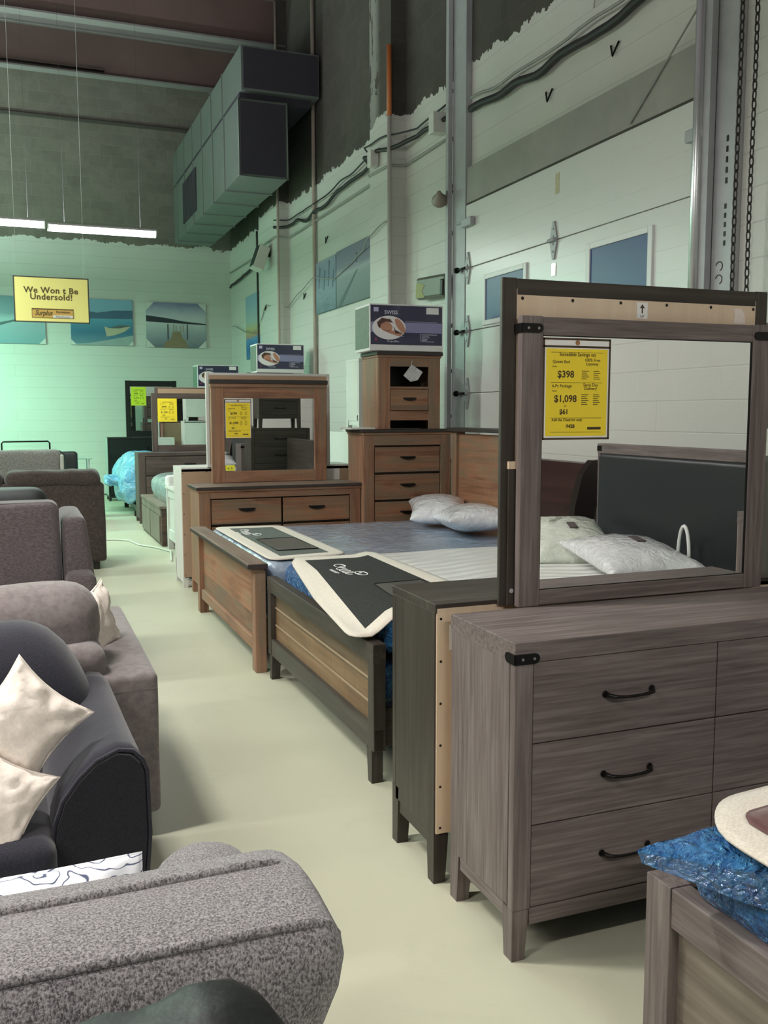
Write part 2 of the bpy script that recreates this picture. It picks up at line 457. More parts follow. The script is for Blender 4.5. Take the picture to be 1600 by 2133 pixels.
def floor_mat():
    m, nt, p = new_mat('painted_concrete_floor'); v = coord(nt)
    n1 = noise_(nt, v, 0.7, 4, 0.6); n2 = noise_(nt, v, 9, 5, 0.65, 0.5); n3 = noise_(nt, v, 2.5, 6, 0.7, 1.2)
    c = mix(nt, n1, (0.47, 0.475, 0.355), (0.56, 0.56, 0.43))
    c = mix(nt, ramp(nt, n3, [(0.55, (0, 0, 0)), (0.8, (0.35, 0.35, 0.35))]), c, (0.36, 0.37, 0.27))
    c = mix(nt, ramp(nt, n2, [(0.66, (0, 0, 0)), (0.74, (0.22, 0.22, 0.22))]), c, (0.30, 0.30, 0.23))
    nt.links.new(c, p.inputs['Base Color']); p.inputs['Roughness'].default_value = 0.42; p.inputs['Specular IOR Level'].default_value = 0.4
    bump(nt, p, n2, 0.05, 0.004); return m

struct('floor', bx(-14, WX + 0.2, -9, BY + 0.2, -0.2, 0), floor_mat())
struct('wall_right', bx(WX, WX + 0.2, -9, BY + 0.2, 0, ZC), M_WALLR)
struct('wall_back', bx(-14, WX, BY, BY + 0.2, 0, ZC), M_WALLB)
struct('wall_left', bx(-14.2, -14, -9, BY + 0.2, 0, ZC), M_WALLR)
struct('wall_front', bx(-14, WX, -9.2, -9, 0, ZC), M_WALLB)
M_DECK = flat('roof_deck', (0.15, 0.13, 0.135), 0.8, var=0.25, vscale=1.5, bmp=0.2, bscale=6)
struct('ceiling', bx(-14.2, WX + 0.2, -9.2, BY + 0.2, ZC, ZC + 0.2), M_DECK)
struct('baseboard_back', bx(-14, WX - 0.02, BY - 0.02, BY, 0, 0.03), flat('grimy_skirting', (0.12, 0.13, 0.11), 0.7))

# ceiling beams (rolled steel, running across)
M_BEAM = flat('painted_steel_beam', (0.17, 0.165, 0.16), 0.6, var=0.12, vscale=3)
for k, (y, zb) in enumerate(((17.2, 7.28), (14.9, 7.28), (12.6, 7.28))):
    t = thing('ceiling_beam', ['dull steel ceiling beam nearest the back wall', 'steel ceiling beam above the far end of the duct', 'pale steel ceiling beam at the top edge of view, nearest to us'][k], 'beam', (-4.9, y, zb))
    b = bmesh.new(); box(b, -14, 4.14, y - 0.10, y + 0.10, zb, zb + 0.03, 0.003); box(b, -14, 4.14, y - 0.10, y + 0.10, ZC - 0.03, ZC, 0.003)
    obj('flange', b, M_BEAM, t, world=True)
    obj('web', bx(-14, 4.14, y - 0.008, y + 0.008, zb + 0.03, ZC - 0.03), flat('rusty_web', (0.13, 0.088, 0.078), 0.8, var=0.3, vscale=1.2), t, world=True)
    if k == 0:
        obj('conduit', tube(bmesh.new(), [(-14, y - 0.13, zb + 0.06), (1.6, y - 0.13, zb + 0.06)], 0.018, 8), M_BLACK, t, world=True)
# ledge where the wall meets the roof structure
tag(obj('wall_ledge', bx(-14, 3.9, BY - 0.06, BY - 0.001, 7.08, 7.14, 0.008), flat('mortar_ledge', (0.07, 0.065, 0.055), 0.9), loc=(-5, BY, 7.1)),
    'dark horizontal ledge line high across the back wall', 'ledge')

# pilasters of the side wall
for k, (y0, y1) in enumerate(((9.95, 10.62), (14.8, 16.05))):
    struct('trim_%d' % (k + 1), bx(3.97, WX, y0, y1, 0, ZC), M_WALLR if k else wall_mat('painted_block_smeared', 1, (0.60, 0.60, 0.56), 0.62, True))

# ---------------------------------------------------------------- lamps
M_TUBE = emis('lit_tube', (1.0, 1.0, 0.97), 6.0)
M_CABLED = flat('dull_wire', (0.05, 0.05, 0.05), 0.8)
M_LAMPBODY = flat('white_enamel', (0.7, 0.7, 0.68), 0.4)
def strip(x, y, z, L, ax, power, col, label, cat='light', side=False):
    t = thing('strip_light', label, cat, (x, y, z))
    h = L / 2
    t_ = bmesh.new()
    prism(t_, [(-0.085, 0.036), (-0.05, 0.065), (0.05, 0.065), (0.085, 0.036)], 'x', -h, h)
    for s in (-1, 1): prism(t_, [(-0.078, 0.036), (-0.072, -0.007), (-0.045, -0.032), (0.045, -0.032), (0.072, -0.007), (0.078, 0.036)], 'x', s * h - 0.012 * (s > 0), s * h + 0.012 * (s < 0))
    obj('reflector', t_, M_LAMPBODY, t)
    obj('lit_diffuser', prism(bmesh.new(), [(-0.075, 0.035), (-0.07, -0.005), (-0.045, -0.028), (0, -0.035), (0.045, -0.028), (0.07, -0.005), (0.075, 0.035)], 'x', -h + 0.012, h - 0.012), M_TUBE, t)
    for e in (-h * 0.7, h * 0.7): obj('hanger', tube(bmesh.new(), [(e, 0, 0.05), (e, 0, ZC - z - 0.001)], 0.0014, 5), M_CABLED, t)
    L_ = bpy.data.lights.new('strip_lamp', 'AREA'); L_.shape = 'RECTANGLE'; L_.size = L; L_.size_y = 0.14; L_.energy = power; L_.color = col
    lo = bpy.data.objects.new('strip_lamp', L_); COL.objects.link(lo); lo.parent = t; lo.location = (0, 0, -0.04)
    U_ = bpy.data.lights.new('strip_glow', 'AREA'); U_.shape = 'RECTANGLE'; U_.size = L; U_.size_y = 0.2; U_.energy = power * UP; U_.color = UPCOL(col)
    uo = bpy.data.objects.new('strip_glow', U_); COL.objects.link(uo); uo.parent = t; uo.location = (0, 0, 0.09); uo.rotation_euler = (PI, 0, 0)
    if side:
        for s in (-1, 1):
            P_ = bpy.data.lights.new('strip_side_glow', 'POINT'); P_.shadow_soft_size = 0.10; P_.energy = power * SIDE; P_.color = col
            po = bpy.data.objects.new('strip_side_glow', P_); COL.objects.link(po); po.parent = t; po.location = (s * L / 4, 0, -0.16)
    if ax == 'y': t.rotation_euler = (0, 0, PI / 2)
    return t
strip(1.14, 13.0, 3.96, 1.36, 'x', 60, (0.97, 1.0, 0.95), 'lit fluorescent strip hanging by the duct, right one of the bright pair')
strip(-0.25, 13.0, 3.99, 1.36, 'x', 62, (0.86, 1.0, 0.91), 'lit fluorescent strip cut by the left edge, left one of the bright pair')
for k, a in enumerate(STRIPS):
    strip(*a, label='lit fluorescent strip over the sofas outside the photo', side=True)['group'] = 'strip lights outside the photo'

# ---------------------------------------------------------------- duct
M_DUCT = flat('duct_sheet', (0.145, 0.17, 0.155), 0.5, 0.2, var=0.12, vscale=2.5, bmp=0.08, bscale=4)
M_DUCTEND = flat('duct_end', (0.035, 0.032, 0.045), 0.6, var=0.1)
t = thing('air_duct', 'large dark sheet-metal air duct under the ceiling along the side wall', 'duct', (3.3, 13.0, 4.83))
b = bmesh.new(); box(b, 2.955, 3.64, 13.0, 18.6, 4.83, 5.85, 0.004); obj('lower_duct', b, M_DUCT, t, world=True)
obj('upper_duct', bx(3.0, 4.10, 12.98, 18.9, 5.96, 6.54, 0.004), M_DUCT, t, world=True)
obj('end_panel', bx(2.985, 3.61, 12.985, 13.0, 4.86, 5.82, 0.002), M_DUCTEND, t, world=True)
obj('end_panel', bx(3.03, 4.08, 12.965, 12.98, 5.985, 6.515, 0.002), M_DUCTEND, t, world=True)
obj('joint_strip', bx(3.0, 4.0, 13.1, 18.6, 5.85, 5.96), M_DUCTEND, t, world=True)
for k in range(6):
    y = 13.9 + k * 0.85
    obj('seam_flange', bx(2.94, 3.655, y, y + 0.03, 4.81, 5.86, 0.004), M_DUCT, t, world=True)
    obj('seam_flange', bx(2.985, 4.11, y + 0.3, y + 0.33, 5.95, 6.555, 0.004), M_DUCT, t, world=True)
b = bmesh.new()
for k in range(12): box(b, 2.935, 2.957, 16.2 + k * 0.11, 16.28 + k * 0.11, 5.0, 5.7)
obj('side_grille', b, M_DUCTEND, t, world=True)
obj('edge_frame', tube(bmesh.new(), [(2.955, 12.99, 4.83), (3.64, 12.99, 4.83), (3.64, 12.99, 5.85), (2.955, 12.99, 5.85)], 0.012, 6, closed=True), M_DUCT, t, world=True)

# ---------------------------------------------------------------- overhead door and its hardware
M_DOOR = flat('white_door_skin', (0.66, 0.67, 0.64), 0.28, var=0.015, vscale=2, bmp=0.10, bscale=3, spec=0.5)
D = thing('door_1', 'white sectional overhead door in the side wall', 'door', (4.12, 6.5, 0)); D['kind'] = 'structure'
for k in range(6):
    z0, z1 = 0.01 + k * 0.595, 0.01 + k * 0.595 + 0.59
    b = bmesh.new(); box(b, 4.085, 4.13, 4.86, 8.30, z0, z1, 0.006)
    for q in range(1, 4): box(b, 4.0835, 4.086, 4.87, 8.29, z0 + q * 0.147, z0 + q * 0.147 + 0.004)
    obj('door_section', b, M_DOOR, D, world=True)
M_NIGHT = flat('dark_blue_glass', (0.045, 0.075, 0.20), 0.35, spec=0.4)
for (ya, yb) in ((5.46, 6.16), (7.16, 7.86)):
    b = bmesh.new()
    for (c0, c1, d0, d1) in ((ya - 0.05, ya, 2.41, 2.87), (yb, yb + 0.05, 2.41, 2.87), (ya, yb, 2.41, 2.455), (ya, yb, 2.825, 2.87)): box(b, 4.066, 4.088, c0, c1, d0, d1, 0.004)
    f = obj('window_frame', b, flat('white_vinyl', (0.70, 0.71, 0.69), 0.35), D, world=True)
    obj('window_pane', bx(4.078, 4.084, ya, yb, 2.455, 2.825), M_NIGHT, f, world=True)
def hinge_bm(y, z):
    b = bmesh.new()
    prism(b, [(y - 0.05, z - 0.02), (y - 0.012, z - 0.15), (y + 0.012, z - 0.15), (y + 0.05, z - 0.02), (y + 0.05, z + 0.02), (y + 0.012, z + 0.15), (y - 0.012, z + 0.15), (y - 0.05, z + 0.02)], 'x', 4.070, 4.084)
    tube(b, [(4.058, y - 0.05, z), (4.058, y + 0.05, z)], 0.016, 10)
    for s in (-0.09, 0.09, -0.03, 0.03): lathe(b, [(0.009, 4.064), (0.009, 4.072)], (0, y, z + s), 8, axis='x')
    return b
for z in (0.60, 1.195, 1.79, 2.385, 2.98):
    for y in (8.24, 6.69, 4.92):
        obj('hinge', hinge_bm(y, z), M_STEEL, D, world=True)
    b = bmesh.new(); tube(b, [(4.045, 8.22, z), (4.045, 8.42, z)], 0.012, 8); lathe(b, [(0.028, 8.40), (0.028, 8.43)], (4.045, 0, z), 12, axis='y')
    obj('roller', b, M_BLACK, D, world=True)
b = bmesh.new(); box(b, 4.03, 4.083, 8.10, 8.30, 3.36, 3.44, 0.01); tube(b, [(4.045, 8.22, 3.42), (4.045, 8.42, 3.42)], 0.014, 8)
obj('top_bracket', b, M_STEEL, D, world=True)
b = bmesh.new(); box(b, 4.02, 4.083, 4.88, 5.05, 3.30, 3.38, 0.01); obj('top_bracket', b, M_STEEL, D, world=True)
obj('sticker', bx(4.0825, 4.0845, 6.63, 6.69, 3.34, 3.50), flat('faded_sticker', (0.50, 0.46, 0.30), 0.6, var=0.3, vscale=30), D, world=True)
obj('lock_plate', bx(4.078, 4.084, 6.66, 6.72, 2.70, 2.80, 0.002), flat('bright_plate', (0.8, 0.8, 0.8), 0.15, 0.9), D, world=True)

tag(obj('door_lintel', bx(4.10, WX - 0.001, 4.75, 8.4, 3.60, 3.93, 0.004), flat('bare_concrete', (0.33, 0.33, 0.30), 0.85, var=0.22, vscale=3, bmp=0.4, bscale=14), loc=(4.12, 6.5, 3.6)),
    'bare grey concrete lintel strip directly above the white overhead door', 'lintel')

def track(name, label, y0, y1, zt, tubey):
    t = thing(name, label, 'door track', (4.05, (y0 + y1) / 2, 0))
    b = bmesh.new(); box(b, 4.085, 4.148, y0, y1, 0, zt, 0.003); obj('angle_plate', b, M_STEEL, t, world=True)
    b = bmesh.new()
    prism(b, [(4.03, tubey - 0.03), (4.075, tubey - 0.03), (4.075, tubey - 0.025), (4.035, tubey - 0.025), (4.035, tubey + 0.025), (4.075, tubey + 0.025), (4.075, tubey + 0.03), (4.03, tubey + 0.03)], 'z', 0, zt)
    obj('channel', b, M_STEEL, t, world=True)
    b = bmesh.new()
    for k in range(int(zt / 0.45)):
        z = 0.2 + k * 0.45; box(b, 4.07, 4.086, tubey - 0.02, tubey + 0.09, z, z + 0.04)
        lathe(b, [(0.010, 4.078), (0.010, 4.086)], (0, tubey + 0.12 if name == 'door_track' else tubey, z + 0.12), 6, axis='x')
    obj('bolt', b, M_SCREW, t, world=True)
    return t
track('door_track', 'tall galvanised steel door track left of the white overhead door', 8.32, 8.60, 6.6, 8.62)
t = track('door_track', 'galvanised steel door track with slots and a round tube, right of the overhead door', 4.66, 4.86, 6.6, 4.86)
obj('tube', tube(bmesh.new(), [(4.02, 4.92, 0), (4.02, 4.92, 6.6)], 0.032, 14), flat('bright_galvanised', (0.6, 0.61, 0.62), 0.28, 0.8, var=0.1), t, world=True)
for k in range(5):
    obj('slot', bx(4.081, 4.0855, 4.715, 4.73, 2.99 + k * 0.062, 3.025 + k * 0.062), M_SCREW, t, world=True); obj('slot', bx(4.081, 4.0855, 4.715, 4.73, 2.62 + k * 0.055, 2.65 + k * 0.055), M_SCREW, t, world=True)
b = bmesh.new()
for zc in (2.50, 2.42):
    tube(b, [(4.083, 4.76 + 0.03 * math.cos(a), zc + 0.028 * math.sin(a)) for a in [PI * 0.1 + k * PI * 1.3 / 12 for k in range(13)]], 0.003, 5)
obj('pen_mark', b, M_INK, t, world=True)

# hoist chain: two falls of separate links in one chain
def chain(label, y, z0, z1):
    b = bmesh.new(); x = 3.98; p = 0.052; n = int((z1 - z0) / p)
    for k in range(n):
        z = z0 + k * p; pts = []
        for a in range(10):
            t_ = 2 * PI * a / 10; c, s = 0.013 * math.cos(t_), 0.034 * math.sin(t_)
            pts.append((x + (c if k % 2 else 0), y + (0 if k % 2 else c) + 0.004 * math.sin(z * 3), z + s))
        tube(b, pts, 0.0046, 5, closed=True)
    tag(obj('hoist_chain', b, flat('chain_steel', (0.055, 0.05, 0.048), 0.45, 0.7), loc=(x, y, z0)), label, 'chain')
chain('rusty dark hoist chain hanging beside the door, the one nearer the track', 4.52, 0.9, 5.4)
chain('rusty dark hoist chain hanging beside the door, the one farther from the track', 4.40, 0.9, 5.4)

# ---------------------------------------------------------------- pipes and wiring on the side wall
M_PIPEP = flat('painted_pipe', (0.52, 0.50, 0.47), 0.5, var=0.05)
M_ORANGE = flat('orange_conduit', (0.50, 0.15, 0.04), 0.5, var=0.15)
t = thing('conduit_pipe', 'vertical pipe on the side wall, orange upper part and white-painted lower part', 'pipe', (3.94, 9.93, 1.0))
obj('orange_section', tube(bmesh.new(), [(3.93, 9.90, 4.84), (3.93, 9.90, 5.58)], 0.028, 10), M_ORANGE, t, world=True)
obj('painted_section', tube(bmesh.new(), [(3.93, 9.90, 1.0), (3.93, 9.90, 4.84)], 0.024, 10), M_PIPEP, t, world=True)
for k, (y, lab) in enumerate(((13.3, 'thin brown-stained vertical pipe left of the pair of dock canvases'), (14.72, 'thin grey vertical pipe down the far pilaster of the side wall'))):
    tag(obj('wall_pipe', tube(bmesh.new(), [(4.11 if k == 0 else 3.95, y, 0.9), (4.11 if k == 0 else 3.95, y, 7.9)], 0.03 if k == 0 else 0.02, 8), flat('stained_pipe', (0.42, 0.35, 0.30), 0.6, var=0.2, vscale=4), loc=(4.1, y, 0.9)), lab, 'pipe')
def cable(name, label, pts, r, mat, wig=0.02, seed=1, cat='cable'):
    P_ = [Vector(p) for p in pts]; out = []
    for a, b in zip(P_, P_[1:]):
        n = max(2, int((b - a).length / 0.12))
        for k in range(n):
            q = a.lerp(b, k / n); o = mnoise.noise(Vector((q.y * 2.1, seed, q.z)))
            out.append(q + Vector((0, 0, o * wig)))
    out.append(P_[-1])
    return tag(obj(name, tube(bmesh.new(), out, r, 6), mat, loc=P_[0]), label, cat)
M_CAB = flat('black_cable', (0.018, 0.017, 0.017), 0.55)
M_CABG = flat('grey_cable', (0.30, 0.30, 0.28), 0.6, var=0.1)
t0 = [(4.11, 4.95, 4.56), (4.08, 5.584, 4.42), (4.08, 6.528, 4.36), (4.08, 7.5, 4.38), (4.10, 8.25, 4.45)]
cable('cable_bundle', 'thick black cable bundle running above the overhead door', t0, 0.034, M_CAB, 0.06, 3)
cable('wall_cable', 'thin grey cable running just above the black bundle over the door', [(p[0], p[1], p[2] + 0.10) for p in t0], 0.012, M_CABG, 0.05, 5)
t1 = [(4.10, 8.78, 4.55), (4.09, 9.5, 4.50), (3.93, 9.95, 4.52), (3.93, 10.7, 4.60), (4.09, 10.95, 4.58), (4.09, 12.3, 4.50), (4.09, 13.78, 4.47), (4.09, 14.7, 4.53), (3.93, 14.9, 4.55)]
cable('cable_bundle', 'sagging black cable bundle along the side wall under the duct', t1, 0.024, M_CAB, 0.07, 7)
cable('wall_cable', 'upper thin black cable along the side wall under the duct', [(p[0], p[1], p[2] + 0.11) for p in t1], 0.010, M_CAB, 0.04, 8)
cable('wall_conduit', 'straight grey conduit just below the black cables on the side wall', [(4.12, 8.8, 4.33), (4.12, 9.9, 4.33), (3.95, 9.96, 4.33), (3.95, 10.6, 4.36), (4.12, 10.7, 4.36), (4.12, 14.7, 4.36), (3.95, 14.85, 4.4), (3.95, 16.1, 4.4), (4.12, 16.2, 4.4), (4.12, 19.1, 4.42)], 0.014, M_CABG, 0.0)
cable('wall_cable', 'black cable dropping down the edge of the far pilaster', [(3.95, 16.1, 4.7), (3.95, 16.1, 4.0), (3.95, 16.08, 2.4)], 0.018, M_CAB, 0.0)
cable('wall_cable', 'heavy black cable from the far pilaster to the back corner', [(3.95, 16.15, 4.28), (4.1, 16.6, 4.25), (4.1, 19.0, 4.12)], 0.026, M_CAB, 0.05, 2)
cable('sagging_wire', 'thin grey cord sagging across the side wall over the dock canvases', [(3.93, 9.98, 3.72), (3.93, 10.6, 3.66), (4.1, 11.2, 3.60), (4.1, 12.4, 3.45), (4.08, 13.3, 3.55), (4.1, 14.7, 3.30), (3.93, 15.5, 3.4), (4.0, 16.3, 3.05), (4.1, 17.5, 3.1), (4.12, 19.0, 3.35)], 0.008, M_CABG, 0.05, 9)
cable('wall_cable', 'pale cord dropping from the door cables beside the lintel', [(4.12, 6.2, 5.2), (4.12, 6.25, 4.6)], 0.008, M_PIPEP, 0.0)
cable('stay_rod', 'thin diagonal wire crossing the bare lintel beside the right door track', [(4.09, 4.95, 4.2), (4.09, 5.72, 3.62)], 0.007, M_CABG, 0.0)
# floodlights and boxes on the wall
t = thing('floodlight', 'round dusty floodlight on a short arm beside the left door track', 'lamp', (3.98, 8.66, 3.7))
b = bmesh.new(); lathe(b, [(0.02, 0.10), (0.035, 0.06), (0.075, 0.0), (0.08, -0.03), (0.07, -0.045)], (0, 0, 0), 20)
xf(b, (3.97, 8.66, 3.70), 0.9, -0.7, 0); obj('lamp_head', b, flat('dusty_glass', (0.28, 0.24, 0.20), 0.4, var=0.2), t, world=True, smooth=True)
obj('arm', tube(bmesh.new(), [(4.03, 8.62, 3.76), (4.12, 8.60, 3.78)], 0.018, 8), M_BLACK, t, world=True)
t = thing('floodlight', 'white box-shaped floodlight tilted down on the far pilaster', 'lamp', (3.85, 15.3, 4.1))
obj('housing', xf(bx(-0.09, 0.09, -0.14, 0.14, -0.2, 0.2, 0.02), (3.80, 15.3, 4.12), 0.0, 0.35, 0), flat('cream_housing', (0.6, 0.6, 0.55), 0.5), t, world=True)
obj('lens', xf(bx(-0.1, -0.088, -0.12, 0.12, -0.17, 0.17, 0.004), (3.80, 15.3, 4.12), 0, 0.35, 0), flat('dark_lens', (0.03, 0.04, 0.04), 0.2), t, world=True)
obj('bracket', bx(3.86, 3.97, 15.26, 15.34, 4.15, 4.28, 0.01), M_BLACK, t, world=True)
tag(obj('junction_box', bx(3.99, 4.14, 8.86, 8.98, 4.40, 4.60, 0.008), M_WHITEW, loc=(4.1, 8.9, 4.4)), 'white junction box where the cables meet the left door track', 'box')
tag(obj('junction_box', bx(3.86, 3.96, 10.3, 10.42, 4.40, 4.58, 0.008), M_WHITEW, loc=(3.9, 10.3, 4.4)), 'white junction box under the cables on the near pilaster', 'box')
t = thing('alarm_panel', 'grey-green metal box with a yellow stain on the side wall above the large pillow carton', 'box', (4.08, 9.04, 2.8))
obj('housing', xf(bx(-0.05, 0.05, -0.36, 0.36, -0.115, 0.115, 0.03), (4.08, 9.04, 2.90), 0.06, 0, 0), flat('metal_olive', (0.13, 0.135, 0.11), 0.4, 0.4, var=0.2), t, world=True)
obj('yellow_stain', xf(prism(bmesh.new(), [(0.10, -0.10), (0.34, -0.10), (0.34, 0.05), (0.22, 0.06), (0.12, 0.02), (0.18, -0.03)], 'x', -0.053, -0.049), (4.08, 9.04, 2.90), 0.06), flat('yellow_residue', (0.30, 0.31, 0.12), 0.6), t, world=True)
obj('clasp', xf(bx(-0.06, -0.04, -0.35, -0.28, -0.10, 0.06, 0.01), (4.08, 9.04, 2.90), 0.06), M_BLACK, t, world=True)
# little wall anchors
for k, (y, z) in enumerate(((13.9, 3.35), (15.6, 3.35), (17.6, 3.35), (10.9, 4.1), (12.8, 4.0), (6.0, 4.2), (6.9, 4.15))):
    x = 4.14 if not 14.8 < y < 16.05 else 3.965
    b = bmesh.new(); tube(b, [(x, y - 0.05, z + 0.06), (x - 0.02, y, z - 0.03), (x, y + 0.05, z + 0.06)], 0.008, 5)
    tag(obj('wall_hook', b, M_BLACK, loc=(x, y, z)), ['small black hook between the two pilasters, left of the dock canvases', 'small black hook on the front of the far pilaster', 'small black hook near the colourful canvas by the corner', 'small black hook just left of the near pilaster', 'small black hook above the dock canvases', 'small black hook above the lintel, nearer one', 'small black hook above the lintel, farther one'][k], 'hook')
# ---------------------------------------------------------------- bedroom furniture builders
def arch_handle(w, mat=None):
    b = bmesh.new(); h = w / 2; pts = []; r = []
    for k in range(15):
        s = -1 + 2 * k / 14
        pts.append((s * h, -0.004 - 0.026 * (1 - s ** 6) ** 0.5 if abs(s) < 1 else -0.002, -0.006 * (1 - s * s)))
        r.append(0.0045 + 0.0035 * abs(s) ** 3)
    tube(b, pts, r, 8)
    for s in (-1, 1): lathe(b, [(0.010, -0.004), (0.011, 0.001)], (s * h, 0, 0), 12, axis='y')
    return b
def cup_handle(w):
    b = bmesh.new(); n = 12
    prism(b, [(-w / 2, 0.012), (w / 2, 0.012), (w / 2, 0.004), (w * 0.32, -0.008), (0, -0.013), (-w * 0.32, -0.008), (-w / 2, 0.004)], 'y', -0.022, 0.0)
    box(b, -w / 2 - 0.004, w / 2 + 0.004, -0.006, 0.001, 0.004, 0.016, 0.002)
    return b
def ring_handle():
    b = bmesh.new(); tube(b, [(0.028 * math.sin(a), -0.016, -0.012 + 0.018 * math.cos(a)) for a in [2 * PI * k / 16 for k in range(16)]], 0.004, 6, closed=True)
    lathe(b, [(0.012, -0.018), (0.012, 0.001)], (0, 0, 0.004), 10, axis='y'); return b

def bracket_bm(w=0.05, side=0.05, h=0.030):
    """black iron corner strap with rounded ends and two rivets, at corner x=0,y=0"""
    b = bmesh.new()
    def plate(L, ax):
        pts = [(0, -h / 2), (L - h / 2, -h / 2)] + [(L - h / 2 + h / 2 * math.sin(a), -h / 2 * math.cos(a)) for a in [PI * k / 6 for k in range(1, 6)]] + [(L - h / 2, h / 2), (0, h / 2)]
        if ax == 'y': prism(b, pts, 'y', -0.004, 0.0)
        else: prism(b, pts, 'x', -0.004, 0.0)
    plate(w, 'y'); plate(side, 'x')
    return b
M_RIVET = flat('rivet', (0.35, 0.34, 0.33), 0.3, 0.8)

def case(t, W, D, H, WD, leg=0.15, rows=(0.245, 0.242, 0.243), cols=2, post=0.06, top=0.06, rail=0.055, over=0.0, back=None, style='modern', handle='arch', hw=0.166, openrow=None, WF=None, dmat=None, topmat=None, bot=None):
    """carcass, top, posts, legs, drawers; local frame: front at y=0, x 0..W"""
    WF = WF or WD
    zb = leg + 0.0
    z_open = H - top
    bt = bot if bot is not None else H - top - sum(rows)          # bottom of the lowest drawer
    for xa in (0, W - 0.02): obj('side_panel', bx(xa, xa + 0.02, 0.0325, D - 0.008, leg + 0.012, H - top, 0.001), WD('z'), t)
    b = bmesh.new(); box(b, 0.02, W - 0.02, 0.03, D - 0.01, bt - 0.02, bt)
    z = z_open
    for k, r in enumerate(rows):
        z -= r
        box(b, 0.02, W - 0.02, 0.03, D - 0.01, z - 0.005, z + 0.005)
    if openrow is None: box(b, 0.02, W - 0.02, 0.020, 0.026, bt, z_open)
    obj('carcass', b, M_DARKEDGE, t)
    if over:
        b = bmesh.new(); box(b, -over * 0.4, W + over * 0.4, -over * 0.4, D, H - top, H - top * 0.55, 0.004); obj('crown_moulding', b, WD('x'), t)
        b = bmesh.new(); box(b, -over, W + over, -over, D, H - top * 0.55, H, 0.004); tp = obj('top', b, topmat or WD('x'), t)
        b = bmesh.new(); box(b, -over - 0.002, W + over + 0.002, -over - 0.002, -over + 0.006, H - top * 0.55 + 0.002, H - 0.004); box(b, -over - 0.002, -over + 0.006, -over, D, H - top * 0.55 + 0.002, H - 0.004)
        obj('edge_band', b, M_DARKEDGE, tp)
    else:
        obj('top', box(bmesh.new(), 0, W, 0.0, D, H - top, H, 0.002), topmat or WD('x'), t)
    # corner posts
    for x0 in (0.0, W - post):
        obj('corner_post', bx(x0, x0 + post, 0.0, 0.03, bt - 0.002, z_open - 0.001, 0.003), WD('z'), t)
    # lower rail and legs
    obj('front_rail', bx(post, W - post, 0.006, 0.028, bt - rail, bt - 0.002, 0.002), WD('x'), t)
    if style == 'rustic':
        for s in (0, 1):
            x0 = 0 if s == 0 else W - post; 
            for y0 in (0.0, D - 0.06): obj('leg', bx(x0, x0 + post, y0, y0 + 0.06, 0, leg + 0.014 if y0 else bt - 0.002, 0.003), WD('z'), t)
    else:
        lw = 0.055
        for s in (0, 1):
            for q in (0, 1):
                x0 = 0.0 if s == 0 else W - lw; y0 = 0.0 if q == 0 else D - 0.06 - 0.008
                b = taper(bmesh.new(), x0, x0 + lw, y0, y0 + 0.06, 0, leg + 0.012 if q else bt - 0.002, (0.0 if s == 0 else 0.012, 0.012 if s == 0 else 0.0), (0.0 if q == 0 else 0.012, 0.012 if q == 0 else 0.0))
                obj('leg', b, WD('z'), t)
        for x0 in (0.004, W - 0.022): obj('side_rail', bx(x0, x0 + 0.018, 0.06, D - 0.07, leg - 0.035, leg + 0.012, 0.002), WD('y'), t)
    if back is not None:
        b = bmesh.new(); box(b, 0.006, W - 0.006, D - 0.008, D, leg + 0.02, H - 0.015); bp = obj('back_panel', b, back, t)
        b = bmesh.new()
        nz = 5
        for k in range(nz + 1):
            for x in (0.02, W - 0.02): lathe(b, [(0.005, D + 0.0001), (0.0035, D + 0.002)], (x, 0, leg + 0.04 + k * (H - leg - 0.09) / nz), 8, axis='y')
        for k in range(1, 7): lathe(b, [(0.005, D + 0.0001), (0.0035, D + 0.002)], (W * k / 7, 0, H - 0.04), 8, axis='y')
        o = obj('screws', b, M_SCREW, bp); o['kind'] = 'stuff'
    # drawers
    z = z_open; cw = (W - 2 * post) / cols
    for k, r in enumerate(rows):
        for c in range(cols):
            x0 = post + c * cw; x1 = x0 + cw
            if openrow == k:
                continue
            g = 0.002
            if style == 'rustic':
                d = obj('drawer', bx(x0 + 0.008, x1 - 0.008, 0.005, 0.020, z - r + 0.010, z - 0.010, 0.003), WF('x'), t)
            else:
                d = obj('drawer', bx(x0 + g, x1 - g, 0.003, 0.021, z - r + g, z - g, 0.0015), WF('x'), t)
            hb = {'arch': arch_handle, 'cup': cup_handle, 'ring': lambda q: ring_handle()}[handle](hw)
            fy = 0.003 if style != 'rustic' else 0.005
            xf(hb, ((x0 + x1) / 2, fy, z - r / 2 + (0.012 if handle != 'arch' else 0.0)))
            obj('handle', hb, M_BLACK, d)
        z -= r
    return t

def add_brackets(t, W, H, zc=None, left=True, right=True):
    zc = zc or H - 0.045
    if left:
        br = obj('corner_bracket', xf(bracket_bm(0.078, 0.055), (0, -0.0005, zc)), M_BLACK, t)
        b = bmesh.new()
        for x in (0.022, 0.060): lathe(b, [(0.0045, -0.006), (0.0045, -0.004)], (x, 0, zc), 8, axis='y')
        obj('rivet', b, M_RIVET, br)
    if right:
        b = bracket_bm(0.078, 0.0551); bmesh.ops.scale(b, vec=(-1, 1, 1), verts=b.verts); bmesh.ops.reverse_faces(b, faces=b.faces)
        obj('corner_bracket', xf(b, (W, -0.0005, zc)), M_BLACK, t)

